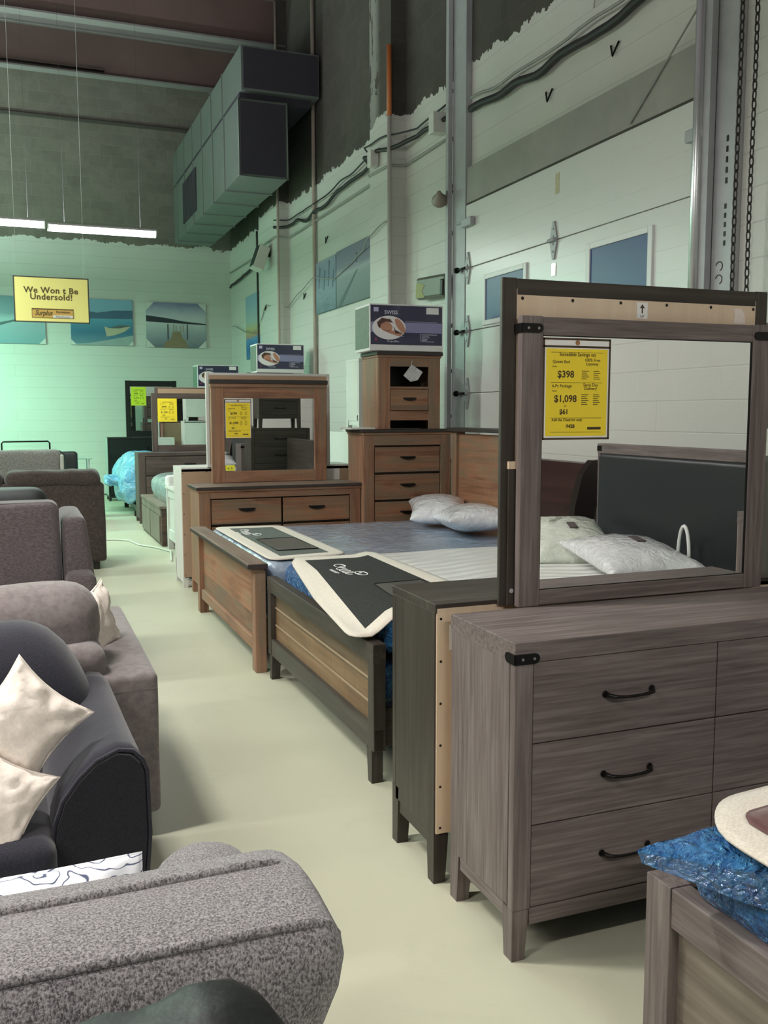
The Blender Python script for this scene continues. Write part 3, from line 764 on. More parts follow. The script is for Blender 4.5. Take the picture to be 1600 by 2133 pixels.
def mirror(t, W, H, T, fl, ft, fb, WD, back, glass_y=0.006, cap=False, ft_mat=None):
    """framed dresser mirror, local x 0..W, y 0 (face)..T, z 0..H"""
    for x0 in (0, W - fl): obj('frame_stile', bx(x0, x0 + fl, 0, T, 0, H, 0.003), WD('z'), t)
    obj('frame_rail', bx(fl, W - fl, 0.002, T, H - ft, H - 0.002, 0.003), WD('x'), t)
    obj('frame_rail', bx(fl, W - fl, 0.002, T, 0.002, fb, 0.003), WD('x'), t)
    if cap:
        cp = obj('cornice', bx(-0.014, W + 0.014, -0.014, T, H, H + 0.038, 0.004), M_DARKEDGE, t); obj('cornice_moulding', bx(-0.008, W + 0.008, -0.008, T, H - 0.03, H, 0.003), WD('x'), t)
    g = obj('mirror_glass', bx(fl - 0.004, W - fl + 0.004, glass_y, glass_y + 0.003, fb - 0.004, H - ft + 0.004), MG, t)
    obj('back_board', bx(fl - 0.02, W - fl + 0.02, T - 0.006, T - 0.001, fb - 0.02, H - ft + 0.02), back, t)
    return t

def price_sheet(label, loc, w, h, small=False, yellow=None):
    """laminated price sheet hanging on a mirror: clear sleeve with black edging, yellow print inside"""
    t = thing('price_sheet', label, 'price tag', loc)
    Y = yellow or M_YELLOW
    obj('sleeve', bx(0, w, -0.0015, 0, -h, 0, 0.0005), M_PAPER if not small else Y, t)
    f = 0.0065 * w / 0.255
    b = bmesh.new()
    for (a0, a1, c0, c1) in ((0, f, -h, 0), (w - f, w, -h, 0), (0, w, -h, -h + f), (0, w, -f, 0), (0, w, -f - 0.024 * w / 0.255, -0.024 * w / 0.255)):
        box(b, a0, a1, -0.0028, -0.0008, c0, c1, 0.0004)
    if not small: obj('sleeve_edging', b, M_INK if not small else M_BLACK, t)
    else: b.free()
    m = 0.012 * w / 0.255; tp = 0.034 * w / 0.255 if not small else 0
    obj('yellow_sheet', bx(m, w - m, -0.0022, -0.0016, -h + m, -tp, 0), Y, t)
    s = w / 0.255; b = bmesh.new(); y = -0.0026
    def T(tx, x, z, size, al='CENTER', bold=0.0): text(b, tx, size * s, (x * s, y, -z * h), align=al, bold=bold * s, depth=0.0002)
    T('Incredible Savings on:', 0.13, 0.175, 0.016, bold=0.0002); T('Queen Bed', 0.035, 0.245, 0.014, 'LEFT', 0.0001); T('100% Free', 0.185, 0.225, 0.014, bold=0.0001); T('Layaway', 0.185, 0.262, 0.014, bold=0.0001)
    T('Now:', 0.035, 0.285, 0.008, 'LEFT')
    pr = ('$398', '$1,098', '$61', '$428') if not small else ('$498', '$1,398', '$78', '$428')
    T(pr[0], 0.085, 0.385, 0.031, bold=0.0006); T('6-Pc Package', 0.035, 0.482, 0.014, 'LEFT', 0.0001); T('Same Day', 0.18, 0.470, 0.014, bold=0.0001); T('Delivery', 0.18, 0.505, 0.014, bold=0.0001)
    T('Now:', 0.035, 0.525, 0.008, 'LEFT'); T(pr[1], 0.085, 0.625, 0.031, bold=0.0006); T('or', 0.085, 0.675, 0.011); T(pr[2], 0.08, 0.745, 0.022, bold=0.0006)
    T('Add the Chest for only:', 0.035, 0.815, 0.012, 'LEFT', 0.0002); T(pr[3], 0.105, 0.882, 0.016, bold=0.0006)
    for (x0, x1, z) in ((0.03, 0.225, 0.435), (0.03, 0.225, 0.785), (0.03, 0.225, 0.14), (0.03, 0.225, 0.925)):
        box(b, x0 * s, x1 * s, y, y + 0.0004, -z * h - 0.0006 * s, -z * h + 0.0006 * s)
    for (zc, n) in ((0.32, 5), (0.555, 6)):
        for k in range(n):
            for (x0, ln) in ((0.145, 0.028), (0.19, 0.026)):
                L = ln * (0.7 + 0.3 * ((k * 7 + int(x0 * 100)) % 3) / 2)
                box(b, x0 * s, (x0 + L) * s, y, y + 0.0004, -(zc + k * 0.019) * h - 0.001 * s, -(zc + k * 0.019) * h + 0.001 * s)
    box(b, 0.17 * s, 0.222 * s, y, y + 0.0003, -0.90 * h, -0.875 * h)
    obj('print', b, M_INK, t)
    if not small:
        obj('grommet', lathe(bmesh.new(), [(0.008 * s, -0.004), (0.008 * s, -0.002), (0.004 * s, -0.0015)], (w / 2, 0, -0.014 * s), 14, axis='y'), flat('brass', (0.45, 0.22, 0.10), 0.35, 0.8), t)
    return t

# ---------------------------------------------------------------- near grey set
t = thing('dresser', 'grey-brown wooden dresser with black arched pulls standing nearest on the right', 'dresser', (1.285, 2.276, 0))
case(t, 1.435, 0.425, 0.953, GW, leg=0.15, rows=(0.243, 0.245, 0.250), cols=2, bot=0.155, back=M_PINE)
add_brackets(t, 1.435, 0.953, 0.905)
t = thing('dresser_mirror', 'grey-brown framed mirror on the nearest dresser with the large price sheet', 'mirror', (1.535, 2.703, 0.953))
mirror(t, 1.03, 0.962, 0.030, 0.080, 0.062, 0.055, GW, M_PINE, glass_y=0.008)
add_brackets(t, 1.03, 0.962, 0.922)
b = bmesh.new()
for x in (0.078, 0.948): box(b, x, x + 0.004, 0.0035, 0.010, 0.055, 0.900)
box(b, 0.078, 0.952, 0.0035, 0.010, 0.053, 0.057); box(b, 0.078, 0.952, 0.0035, 0.010, 0.898, 0.902)
obj('inner_lip', b, M_BLACK, t)
price_sheet('large yellow price sheet reading $398 hanging on the nearest mirror', (1.612, 2.701, 1.846), 0.262, 0.335)

t = thing('dresser', 'dark brown dresser turned away, its pale back board towards the nearest dresser', 'dresser', (1.262 + 1.45, 3.155, 0), PI)
case(t, 1.45, 0.385, 0.972, DW, leg=0.16, rows=(0.24, 0.24, 0.24), cols=2, back=M_PINE, top=0.03)
sh = obj('paper_label', bx(1.40 - 0.09, 1.40, 0.386, 0.3875, 0.815, 0.90), M_PAPER, t)
b = bmesh.new()
for k in range(4): box(b, 1.32, 1.39 - 0.01 * (k % 2), 0.3875, 0.388, 0.885 - k * 0.02, 0.888 - k * 0.02)
obj('label_print', b, M_INK, sh)
t = thing('dresser_mirror', 'dark-framed mirror seen from behind, pale board with an up arrow, behind the nearest mirror', 'mirror', (1.487 + 1.10, 2.768, 0.955), PI)
mirror(t, 1.10, 1.085, 0.018, 0.055, 0.055, 0.055, DW, M_PINE, glass_y=0.003)
# (its pale board faces us: local +y side)
bpn = obj('arrow_label', bx(0.53, 0.575, 0.0180, 0.0186, 0.97, 1.025), M_PAPER, t)
b = bmesh.new(); prism(b, [(0.5525, 1.019), (0.541, 1.004), (0.550, 1.006), (0.550, 0.988), (0.555, 0.988), (0.555, 1.006), (0.564, 1.004)], 'y', 0.0186, 0.019)
text(b, 'UP', 0.014, (0.5525, 0.0188, 0.973), u=(-1, 0, 0), depth=0.0002)
obj('label_print', b, M_INK, bpn)
obj('torn_sticker', prism(bmesh.new(), [(0.10, 0.965), (0.155, 0.965), (0.150, 1.0), (0.155, 1.018), (0.12, 1.02), (0.105, 1.0)], 'y', 0.0180, 0.0184), flat('torn_paper', (0.75, 0.66, 0.60), 0.8, var=0.1, vscale=60), t)
b = bmesh.new()
for k in range(6): lathe(b, [(0.006, 0.0178), (0.004, 0.0195)], (0.065 + k * 0.192, 0, 1.02), 8, axis='y')
o = obj('screws', b, M_SCREW, t); o['kind'] = 'stuff'
for x in (0.02, 1.04):
    s_ = obj('support_batten', bx(x, x + 0.035, 0.019, 0.029, 0.0, 0.46, 0.002), DW('z'), t)
    obj('pale_batten_end', bx(x - 0.001, x + 0.036, 0.018, 0.030, 0.46, 0.485, 0.001), M_PINE, t)
    obj('bolt', lathe(bmesh.new(), [(0.008, 0.028), (0.008, 0.0305)], (x + 0.02, 0, 0.05), 8, axis='y'), M_STEEL, s_)

# dark chest with a nightstand on top behind them (shows in the brown mirror)
def case_dup_note(): pass
t = thing('chest_of_drawers', 'tall dark chest of drawers behind the nearest mirrors, seen only in the brown mirror', 'chest', (3.98, 3.60, 0), PI)
case(t, 0.88, 0.42, 1.39, DW, leg=0.14, rows=(0.235, 0.24, 0.24, 0.24, 0.24), cols=1, top=0.03, back=M_DARKEDGE, hw=0.17, post=0.05)
t = thing('nightstand', 'dark nightstand standing on top of the tall dark chest, seen in the brown mirror', 'nightstand', (3.85, 3.58, 1.391), PI)
case(t, 0.62, 0.38, 0.62, DW, leg=0.17, rows=(0.20, 0.20), cols=1, top=0.03, back=M_WHITEW, hw=0.17, post=0.05)
t = thing('chest_of_drawers', 'grey-brown chest with black corner straps reflected at the right of the nearest mirror', 'chest', (3.27 + 0.46, 2.20, 0), PI)
case(t, 0.46, 0.40, 1.12, GW, leg=0.15, rows=(0.22, 0.22, 0.22, 0.22), cols=1, back=M_PINE)
add_brackets(t, 0.46, 1.12, 1.075)

# ---------------------------------------------------------------- beds along the side wall
M_BLUEBAG = plastic('blue_bag', (0.02, 0.12, 0.38), (0.06, 0.26, 0.56), 0.13, 17, 1.0, 0.045)
M_CLEARBLUE = plastic('clear_wrap_over_blue', (0.27, 0.35, 0.47), (0.40, 0.48, 0.58), 0.2, 6, 0.4, 0.02, 0.8)
def white_quilt():
    m, nt, p = new_mat('white_quilted_wrap'); v = coord(nt, (1, 1, 1))
    wv = N(nt, 'ShaderNodeTexWave', wave_type='BANDS', bands_direction='Y'); wv.inputs['Scale'].default_value = 3.2; wv.inputs['Distortion'].default_value = 3.2; wv.inputs['Detail'].default_value = 2; wv.inputs['Detail Scale'].default_value = 1.2
    mp = N(nt, 'ShaderNodeMapping'); mp.inputs['Rotation'].default_value = (0, 0, -0.5); mp.inputs['Scale'].default_value = (0.6, 1, 1); nt.links.new(v, mp.inputs[0]); nt.links.new(mp.outputs[0], wv.inputs['Vector'])
    p.inputs['Base Color'].default_value = (0.84, 0.85, 0.82, 1); p.inputs['Roughness'].default_value = 0.3; p.inputs['Coat Weight'].default_value = 0.4; p.inputs['Coat Roughness'].default_value = 0.1
    b = bump(nt, p, math_(nt, 'ADD', wv.outputs['Fac'], noise_(nt, v, 6, 3, 0.6, 1)), 0.32, 0.02); nt.links.new(b.outputs[0], p.inputs['Coat Normal']); return m
M_QUILT = white_quilt()
M_CREAM = fabric('cream_trim', (0.55, 0.50, 0.42), (0.68, 0.63, 0.55), 160, bmp=0.15)
M_PANEL = fabric('charcoal_panel', (0.020, 0.021, 0.020), (0.036, 0.037, 0.035), 120, bmp=0.2, sheen=0.03)
M_PANELG = fabric('green_grey_panel', (0.085, 0.10, 0.09), (0.13, 0.15, 0.135), 60, bmp=0.2, sheen=0.03)
M_LOGO = flat('white_embroidery', (0.8, 0.8, 0.78), 0.7)
M_PILLOWBAG = plastic('pillow_bag', (0.74, 0.75, 0.78), (0.84, 0.85, 0.87), 0.16, 9, 0.45, 0.02, 0.9)
M_PILLOWG = plastic('pillow_bag_green', (0.72, 0.76, 0.66), (0.82, 0.86, 0.76), 0.16, 8, 0.45, 0.02, 0.9)

def wrapped(name, label, cat, x0, x1, y0, y1, z0, z1, mat, r=0.05, seed=0, amp=0.012, crown=0.0):
    b = soft(x0, x1, y0, y1, z0, z1, r, crown, amp, 5, seed, 0.07)
    return tag(obj(name, b, mat, loc=((x0 + x1) / 2, (y0 + y1) / 2, z0)), label, cat)

def cloth(quad, zf, nu=28, nv=22, border=0.10, th=0.006, rc=0.10):
    """foot panel: quad corners (x,y); border faces get material 1"""
    bm = bmesh.new(); A, B, C_, D_ = [Vector((*q, 0)) for q in quad]
    Lu = (B - A).length; Lv = (D_ - A).length; g = {}
    for i in range(nu + 1):
        for j in range(nv + 1):
            u, v = i / nu, j / nv
            # rounded corners in parameter space
            cu, cv = (u - 0.5) * Lu, (v - 0.5) * Lv
            ex, ey = abs(cu) - (Lu / 2 - rc), abs(cv) - (Lv / 2 - rc)
            if ex > 0 and ey > 0:
                d = math.hypot(ex, ey); m = max(ex, ey)
                if d > 1e-9:
                    f = m / d; ex2, ey2 = ex * f, ey * f
                    cu = math.copysign(Lu / 2 - rc + ex2, cu); cv = math.copysign(Lv / 2 - rc + ey2, cv)
            uu, vv = cu / Lu + 0.5, cv / Lv + 0.5
            p = A.lerp(B, uu).lerp(D_.lerp(C_, uu), vv)
            g[i, j] = (p, cu, cv)
    top = {k: bm.verts.new((p.x, p.y, zf(p.x, p.y))) for k, (p, _, _) in g.items()}
    for i in range(nu):
        for j in range(nv):
            c = [(i, j), (i + 1, j), (i + 1, j + 1), (i, j + 1)]
            f = bm.faces.new([top[k] for k in c]); f.smooth = True
            cu = sum(g[k][1] for k in c) / 4; cv = sum(g[k][2] for k in c) / 4
            if Lu / 2 - abs(cu) < border or Lv / 2 - abs(cv) < border: f.material_index = 1
    bmesh.ops.recalc_face_normals(bm, faces=bm.faces)
    if sum(f.normal.z for f in bm.faces) < 0: bmesh.ops.reverse_faces(bm, faces=bm.faces)
    ex = bmesh.ops.extrude_face_region(bm, geom=bm.faces[:])
    bmesh.ops.translate(bm, vec=(0, 0, th), verts=[v for v in ex['geom'] if isinstance(v, bmesh.types.BMVert)])
    bmesh.ops.recalc_face_normals(bm, faces=bm.faces)
    return bm

def rustic_bed(name, label, x0, y0, y1, style):
    """x0: aisle face of the footboard; headboard by the side wall"""
    t = thing(name, label, 'bed', (x0 + 0.03, (y0 + y1) / 2, 0))
    fb = obj('footboard', bx(x0 + 0.035, x0 + 0.055, y0 + 0.06, y1 - 0.06, *((0.16, 0.64) if style == 1 else (0.24, 0.55)), 0.002), RW('y', plank='z', pw=0.165) if style == 1 else wood('olive_planks', (0.10, 0.065, 0.035), (0.215, 0.145, 0.080), (0.30, 0.215, 0.125), 'y', grain=30, patch=0.5, plank='z', pw=0.105, saw=0.4), t, world=True)
    if style == 1:
        obj('footboard_cap', bx(x0 - 0.045, x0 + 0.075, y0 - 0.02, y1 + 0.02, 0.655, 0.688, 0.004), wood('cap_wood', (0.09, 0.06, 0.045), (0.17, 0.125, 0.095), (0.25, 0.19, 0.15), 'y', grain=30), t, world=True)
        b = bmesh.new(); box(b, x0 - 0.048, x0 - 0.044, y0 - 0.022, y1 + 0.02, 0.657, 0.676); box(b, x0 - 0.045, x0 + 0.078, y0 - 0.024, y0 - 0.019, 0.657, 0.684); obj('edge_band', b, M_DARKEDGE, t, world=True)
        obj('cap_moulding', bx(x0 - 0.02, x0 + 0.06, y0, y1, 0.635, 0.655, 0.006), RW('y'), t, world=True)
        obj('panel_moulding', bx(x0 + 0.02, x0 + 0.04, y0 + 0.1, y1 - 0.1, 0.60, 0.635, 0.004), RW('y'), t, world=True)
        obj('bottom_rail', bx(x0 + 0.012, x0 + 0.04, y0 + 0.1, y1 - 0.1, 0.115, 0.195, 0.006), RW('y'), t, world=True)
        for yy in (y0, y1 - 0.10): obj('post', bx(x0, x0 + 0.07, yy, yy + 0.10, 0, 0.64, 0.004), RW('z'), t, world=True)
        hb = RW('y', plank='z', pw=0.13)
        obj('headboard_panel', bx(3.62, 3.65, y0 + 0.09, y1 - 0.09, 0.3, 1.42, 0.002), hb, t, world=True)
        for yy in (y0, y1 - 0.10): obj('headboard_post', bx(3.59, 3.68, yy, yy + 0.10, 0, 1.44, 0.004), RW('z'), t, world=True)
        obj('headboard_cap', bx(3.55, 3.70, y0 - 0.02, y1 + 0.02, 1.44, 1.475, 0.004), M_DARKEDGE, t, world=True)
    else:
        b = bmesh.new(); 
        for z in (0.335, 0.44): box(b, x0 + 0.030, x0 + 0.037, y0 + 0.06, y1 - 0.06, z - 0.004, z + 0.004)
        obj('plank_bead', b, flat('bead_wood', (0.33, 0.25, 0.16), 0.6, var=0.2), fb, world=True)
        obj('top_rail', bx(x0, x0 + 0.06, y0, y1, 0.535, 0.622, 0.003), DW('y'), t, world=True)
        obj('bottom_rail', bx(x0 + 0.005, x0 + 0.05, y0, y1, 0.15, 0.25, 0.003), DW('y'), t, world=True)
        for yy, s in ((y0, 1), (y1 - 0.07, -1)):
            obj('post', bx(x0 + 0.002, x0 + 0.058, yy, yy + 0.07, 0.15, 0.54, 0.003), DW('z'), t, world=True)
            obj('leg', taper(bmesh.new(), x0 + 0.004, x0 + 0.056, yy + 0.03, yy + 0.095, 0, 0.15, (0, 0), (0.0, 0.02)) if s > 0 else taper(bmesh.new(), x0 + 0.004, x0 + 0.056, yy - 0.02, yy + 0.045, 0, 0.15, (0, 0), (0.02, 0)), DW('z'), t, world=True)
        obj('headboard_panel', bx(3.62, 3.66, y0, y1, 0.3, 1.25, 0.01), DW('y'), t, world=True)
    for yy in (y0 + 0.03, y1 - 0.055): obj('side_rail', bx(x0 + 0.06, 3.62, yy, yy + 0.025, 0.16, 0.33, 0.002), (RW if style == 1 else DW)('x'), t, world=True)
    return t
rustic_bed('bed', 'rustic brown plank bed with the capped footboard and blue-wrapped mattress', 1.317, 5.56, 7.56, 1)
rustic_bed('bed', 'dark-framed bed with olive plank footboard and white quilted mattress', 1.368, 3.64, 5.46, 2)
wrapped('box_spring', 'blue plastic wrapped box spring in the capped rustic bed', 'box spring', 1.40, 3.58, 5.63, 7.50, 0.33, 0.50, M_BLUEBAG, 0.03, 1)
wrapped('mattress', 'blue plastic wrapped mattress on the capped rustic bed', 'mattress', 1.42, 3.58, 5.62, 7.52, 0.515, 0.675, M_CLEARBLUE, 0.06, 2, 0.008)
wrapped('box_spring', 'blue plastic wrapped box spring in the olive plank bed', 'box spring', 1.44, 3.58, 3.72, 5.38, 0.33, 0.51, M_BLUEBAG, 0.03, 3, 0.014)
m = wrapped('mattress', 'mattress in blue plastic with white quilted top on the olive plank bed', 'mattress', 1.46, 3.58, 3.72, 5.42, 0.53, 0.71, M_BLUEBAG, 0.06, 4, 0.010)
b = soft(2.0, 3.56, 3.735, 5.405, 0.60, 0.738, 0.05, 0, 0.006, 5, 6, 0.07); bmesh.ops.translate(b, vec=-Vector(m.location), verts=b.verts); obj('quilted_top', b, M_QUILT, m)
def logo(o, s, rz=0.0):
    """looping white embroidered script with an oval flourish"""
    b = bmesh.new(); pts = []
    for k in range(90):
        a = k / 89 * 5 * 2 * PI; x = -0.18 + 0.30 * k / 89
        pts.append((x + 0.030 * math.cos(a), 0.032 * math.sin(a) + (0.045 if k < 22 else 0.0) * math.sin(PI * min(1, k / 22)), 0))
    tube(b, pts, 0.0045, 5)
    tube(b, [(-0.20 + 0.06 * math.cos(a), 0.03 + 0.035 * math.sin(a), 0) for a in [0.6 + k * 0.35 for k in range(14)]], 0.005, 5)
    tube(b, [(0.13 + 0.07 * math.cos(a), 0.065 + 0.035 * math.sin(a), 0) for a in [k * PI / 9 for k in range(18)]], 0.005, 5, closed=True)
    tube(b, [(0.10 + 0.04 * k / 6, 0.06 + 0.02 * math.sin(k * 1.1), 0) for k in range(7)], 0.004, 5)
    tube(b, [(-0.08 + 0.16 * k / 30, -0.075 + 0.014 * math.sin(k * 1.15), 0) for k in range(31)], 0.0032, 5)
    bmesh.ops.scale(b, vec=(s, s, 0.35), verts=b.verts); xf(b, o, 0, 0, rz); return b
def foot_panel(label, quad, zf, m1, logo_o, logo_rz, pocket, base):
    t = thing('foot_panel', label, 'mattress cover panel', base)
    obj('cloth', cloth(quad, zf), [m1, M_CREAM], t, world=True)
    if logo_o: obj('embroidered_logo', logo((logo_o[0], logo_o[1], zf(logo_o[0], logo_o[1]) + 0.008), 0.85, logo_rz), M_LOGO, t, world=True)
    if pocket:
        b = bmesh.new(); n = len(pocket)
        up = [Vector((q[0], q[1], zf(*q) + 0.0085)) for q in pocket]
        vs = [b.verts.new(p) for p in up]; b.faces.new(vs); bmesh.ops.recalc_face_normals(b, faces=b.faces)
        ex = bmesh.ops.extrude_face_region(b, geom=b.faces[:]); bmesh.ops.translate(b, vec=(0, 0, 0.002), verts=[v for v in ex['geom'] if isinstance(v, bmesh.types.BMVert)]); bmesh.ops.recalc_face_normals(b, faces=b.faces)
        pk = obj('pocket', b, flat('pocket_' + m1.name, (0.10, 0.105, 0.095), 0.35, var=0.25, vscale=14, bmp=0.3, bscale=30, coat=0.4), t, world=True)
        obj('pocket_stitching', tube(bmesh.new(), [p + Vector((0, 0, 0.0025)) for p in up], 0.003, 5, closed=True), M_BLACK, pk, world=True)
    return t
zf1 = lambda x, y: 0.684
foot_panel('green-grey foot panel with white script on the blue-wrapped mattress', [(1.44, 5.64), (1.44, 7.48), (1.98, 7.42), (1.98, 5.72)], zf1, M_PANELG, (1.60, 7.0), -PI / 2, [(1.58, 6.0), (1.58, 6.6), (1.86, 6.6), (1.86, 6.0)], (1.7, 6.5, 0.67))
def zf2(x, y):
    if x > 1.90: return min(0.742, 0.726 + (x - 1.90) * 0.2)
    if x > 1.52: return 0.726
    if x > 1.40: return 0.640 + (x - 1.40) / 0.12 * 0.086
    return 0.640
foot_panel('charcoal foot panel with white script draped over the olive plank footboard', [(1.29, 3.70), (1.50, 5.42), (2.03, 5.40), (2.03, 3.78)], zf2, M_PANEL, (1.66, 4.85), -PI / 2, [(1.62, 3.95), (1.66, 4.40), (1.92, 4.40), (1.90, 3.95)], (1.7, 4.6, 0.71))

# pillows in clear bags
def bag_pillow(label, loc, L, W, T, rz, rx, ry, seed, mat, group=None, bag_handle=False):
    t = thing('bagged_pillow', label, 'pillow', loc, rz)
    b = pillow(L, W, T, seed, wr=0.010); xf(b, (0, 0, T / 2), rx, ry)
    p_ = obj('pillow', b, mat, t, smooth=True)
    if bag_handle:
        obj('cord_handle', tube(bmesh.new(), [(L * 0.28 + 0.07 * math.cos(a), W * 0.38, T * 0.55 + 0.16 * math.sin(a)) for a in [PI * k / 12 for k in range(13)]], 0.009, 8), M_LOGO, t)
    return t
bag_pillow('white bagged pillow at the far side of the blue-wrapped mattress', (3.27, 7.12, 0.672), 0.76, 0.50, 0.24, math.radians(68), 0, -0.10, 3, M_PILLOWBAG)
bag_pillow('white bagged pillow overlapping the other, nearer on the blue-wrapped mattress', (3.24, 6.42, 0.672), 0.78, 0.52, 0.24, math.radians(75), 0, 0.06, 5, M_PILLOWBAG)

# ---------------------------------------------------------------- nearest grey bed (corner of the photo) and the two beds behind us seen in the mirror
t = thing('bed', 'grey wooden bed with panelled footboard in the bottom right corner of the photo', 'bed', (1.35, 0.85, 0))
x0, y0, y1 = 1.335, -0.07, 1.73
for yy in (y0, y1 - 0.085): obj('post', bx(x0, x0 + 0.06, yy, yy + 0.085, 0, 0.53, 0.003), GW('z'), t, world=True)
obj('top_rail', bx(x0 + 0.004, x0 + 0.056, y0 + 0.085, y1 - 0.085, 0.435, 0.528, 0.003), GW('y'), t, world=True)
obj('footboard', bx(x0 + 0.03, x0 + 0.045, y0 + 0.08, y1 - 0.08, 0.14, 0.45, 0.001), wood('olive_grey_panel', (0.10, 0.082, 0.065), (0.185, 0.158, 0.125), (0.26, 0.23, 0.19), 'y', grain=30), t, world=True)
obj('bottom_rail', bx(x0 + 0.006, x0 + 0.05, y0 + 0.085, y1 - 0.085, 0.10, 0.175, 0.003), GW('y'), t, world=True)
for yy in (y0 + 0.02, y1 - 0.05): obj('side_rail', bx(x0 + 0.06, 3.6, yy, yy + 0.025, 0.14, 0.30, 0.002), GW('x'), t, world=True)
yh0, yh1 = 0.14, 1.70
b = bmesh.new(); box(b, 3.58, 3.64, yh0, yh1, 1.335, 1.40, 0.003); obj('headboard_rail', b, GW('y'), t, world=True)
for yy in (yh0, yh1 - 0.03): obj('headboard_post', bx(3.585, 3.64, yy, yy + 0.03, 0, 1.336, 0.003), GW('z'), t, world=True)
obj('padded_headboard', soft(3.56, 3.62, yh0 + 0.03, yh1 - 0.03, 0.35, 1.335, 0.028, 0, 0.002, 6, 2, 0.1), flat('black_leatherette', (0.018, 0.022, 0.024), 0.42, var=0.1, bmp=0.15, bscale=200), t, world=True)
obj('corner_bracket', bx(3.577, 3.583, yh0, yh0 + 0.05, 1.35, 1.385, 0.002), M_BLACK, t, world=True)
wrapped('box_spring', 'blue plastic wrapped box spring in the bottom right corner bed', 'box spring', 1.40, 3.55, 0.02, 1.64, 0.31, 0.49, M_BLUEBAG, 0.03, 8)
m = wrapped('mattress', 'blue plastic wrapped mattress in the bottom right corner with one pulled-out bag corner', 'mattress', 1.36, 3.55, 0.0, 1.62, 0.51, 0.70, M_BLUEBAG, 0.06, 9, 0.014)
b = soft(1.95, 3.53, 0.015, 1.605, 0.60, 0.728, 0.05, 0, 0.006, 5, 11, 0.07); bmesh.ops.translate(b, vec=-Vector(m.location), verts=b.verts); obj('quilted_top', b, M_QUILT, m)
# loose corner of the bag
b = bmesh.new(); pts = {}
nn = 14
for i in range(nn + 1):
    for j in range(nn + 1):
        u, v = i / nn, j / nn
        A = Vector((1.56, 1.60, 0.690)).lerp(Vector((1.375, 1.34, 0.685)), v); T_ = Vector((1.19, 1.585, 0.665)); p = A.lerp(T_, u * (0.98))
        wv_ = mnoise.noise(Vector((u * 4, v * 5, 3))) * 0.02 * (1 - u * 0.5)
        pts[i, j] = (p, wv_ + 0.028 * math.sin(PI * v) * (1 - u))
tp = {k: b.verts.new(p + Vector((0, 0, w_ + 0.006))) for k, (p, w_) in pts.items()}
bt = {k: b.verts.new(p + Vector((0.01, -0.005, w_ * 0.3 - 0.02 - 0.06 * (1 - k[0] / nn)))) for k, (p, w_) in pts.items()}
for i in range(nn):
    for j in range(nn):
        b.faces.new((tp[i, j], tp[i, j + 1], tp[i + 1, j + 1], tp[i + 1, j])).smooth = True
        b.faces.new((bt[i, j], bt[i + 1, j], bt[i + 1, j + 1], bt[i, j + 1])).smooth = True
    for q in (0, nn):
        f = (tp[i, q], tp[i + 1, q], bt[i + 1, q], bt[i, q]); b.faces.new(f if q == 0 else f[::-1])
for j in range(nn):
    b.faces.new((tp[nn, j], tp[nn, j + 1], bt[nn, j + 1], bt[nn, j]))
bmesh.ops.recalc_face_normals(b, faces=b.faces)
bmesh.ops.translate(b, vec=-Vector(m.location), verts=b.verts); obj('bag_corner', b, M_BLUEBAG, m)
t = thing('foot_panel', 'cream foot panel with a maroon square on the bottom right corner mattress', 'mattress cover panel', (1.6, 1.2, 0.69))
zf3 = lambda x, y: 0.734 - 0.012 * max(0, (1.42 - x)) / 0.1
obj('cloth', cloth([(1.315, 0.35), (1.325, 1.60), (1.92, 1.66), (1.92, 0.35)], zf3, rc=0.17, border=0.02), [M_CREAM, M_CREAM], t, world=True)
obj('maroon_square', cloth([(1.39, 0.45), (1.40, 1.52), (1.84, 1.57), (1.84, 0.45)], lambda x, y: zf3(x, y) + 0.008, rc=0.05, border=0.004, th=0.004), [fabric('maroon_leather', (0.095, 0.035, 0.035), (0.13, 0.052, 0.05), 60, rough=0.5, bmp=0.15), flat('maroon_edge', (0.05, 0.02, 0.02), 0.6)], t, world=True)
t = bag_pillow('pale green bagged pillow reflected in the nearest mirror, left one', (3.14, 0.48, 0.718), 0.74, 0.56, 0.20, math.radians(-72), 0, -0.22, 8, M_PILLOWG)
b = bmesh.new(); text(b, 'bamboo', 0.09, (0.0, 0, 0), u=(1, 0, 0), v=(0, 1, 0), depth=0.001, bold=-0.001)
xf(b, (0.0, -0.06, 0.222), 0.12, -0.22, PI); obj('print', b, flat('grey_green_print', (0.30, 0.34, 0.26), 0.6), t)
obj('dark_label', xf(bx(-0.06, 0.04, 0.00, 0.05, 0.099, 0.106, 0), (0, 0, 0.10), 0, -0.22), flat('label_dark', (0.08, 0.06, 0.06), 0.5), t)
t = bag_pillow('white bagged pillow with cord loop reflected in the nearest mirror, right one', (3.12, 1.16, 0.718), 0.74, 0.56, 0.19, math.radians(-80), 0, -0.10, 12, M_PILLOWBAG, bag_handle=False)
obj('cord_loop', tube(bmesh.new(), [(-0.03 + 0.06 * math.cos(a), 0.30, 0.08 + 0.18 * math.sin(a)) for a in [PI * k / 12 for k in range(13)]], 0.010, 8), M_LOGO, t)
obj('dark_label', xf(bx(-0.05, 0.07, 0.01, 0.06, 0.094, 0.101, 0), (0, 0, 0.095), 0, -0.10), flat('label_dark', (0.08, 0.06, 0.06), 0.5), t)
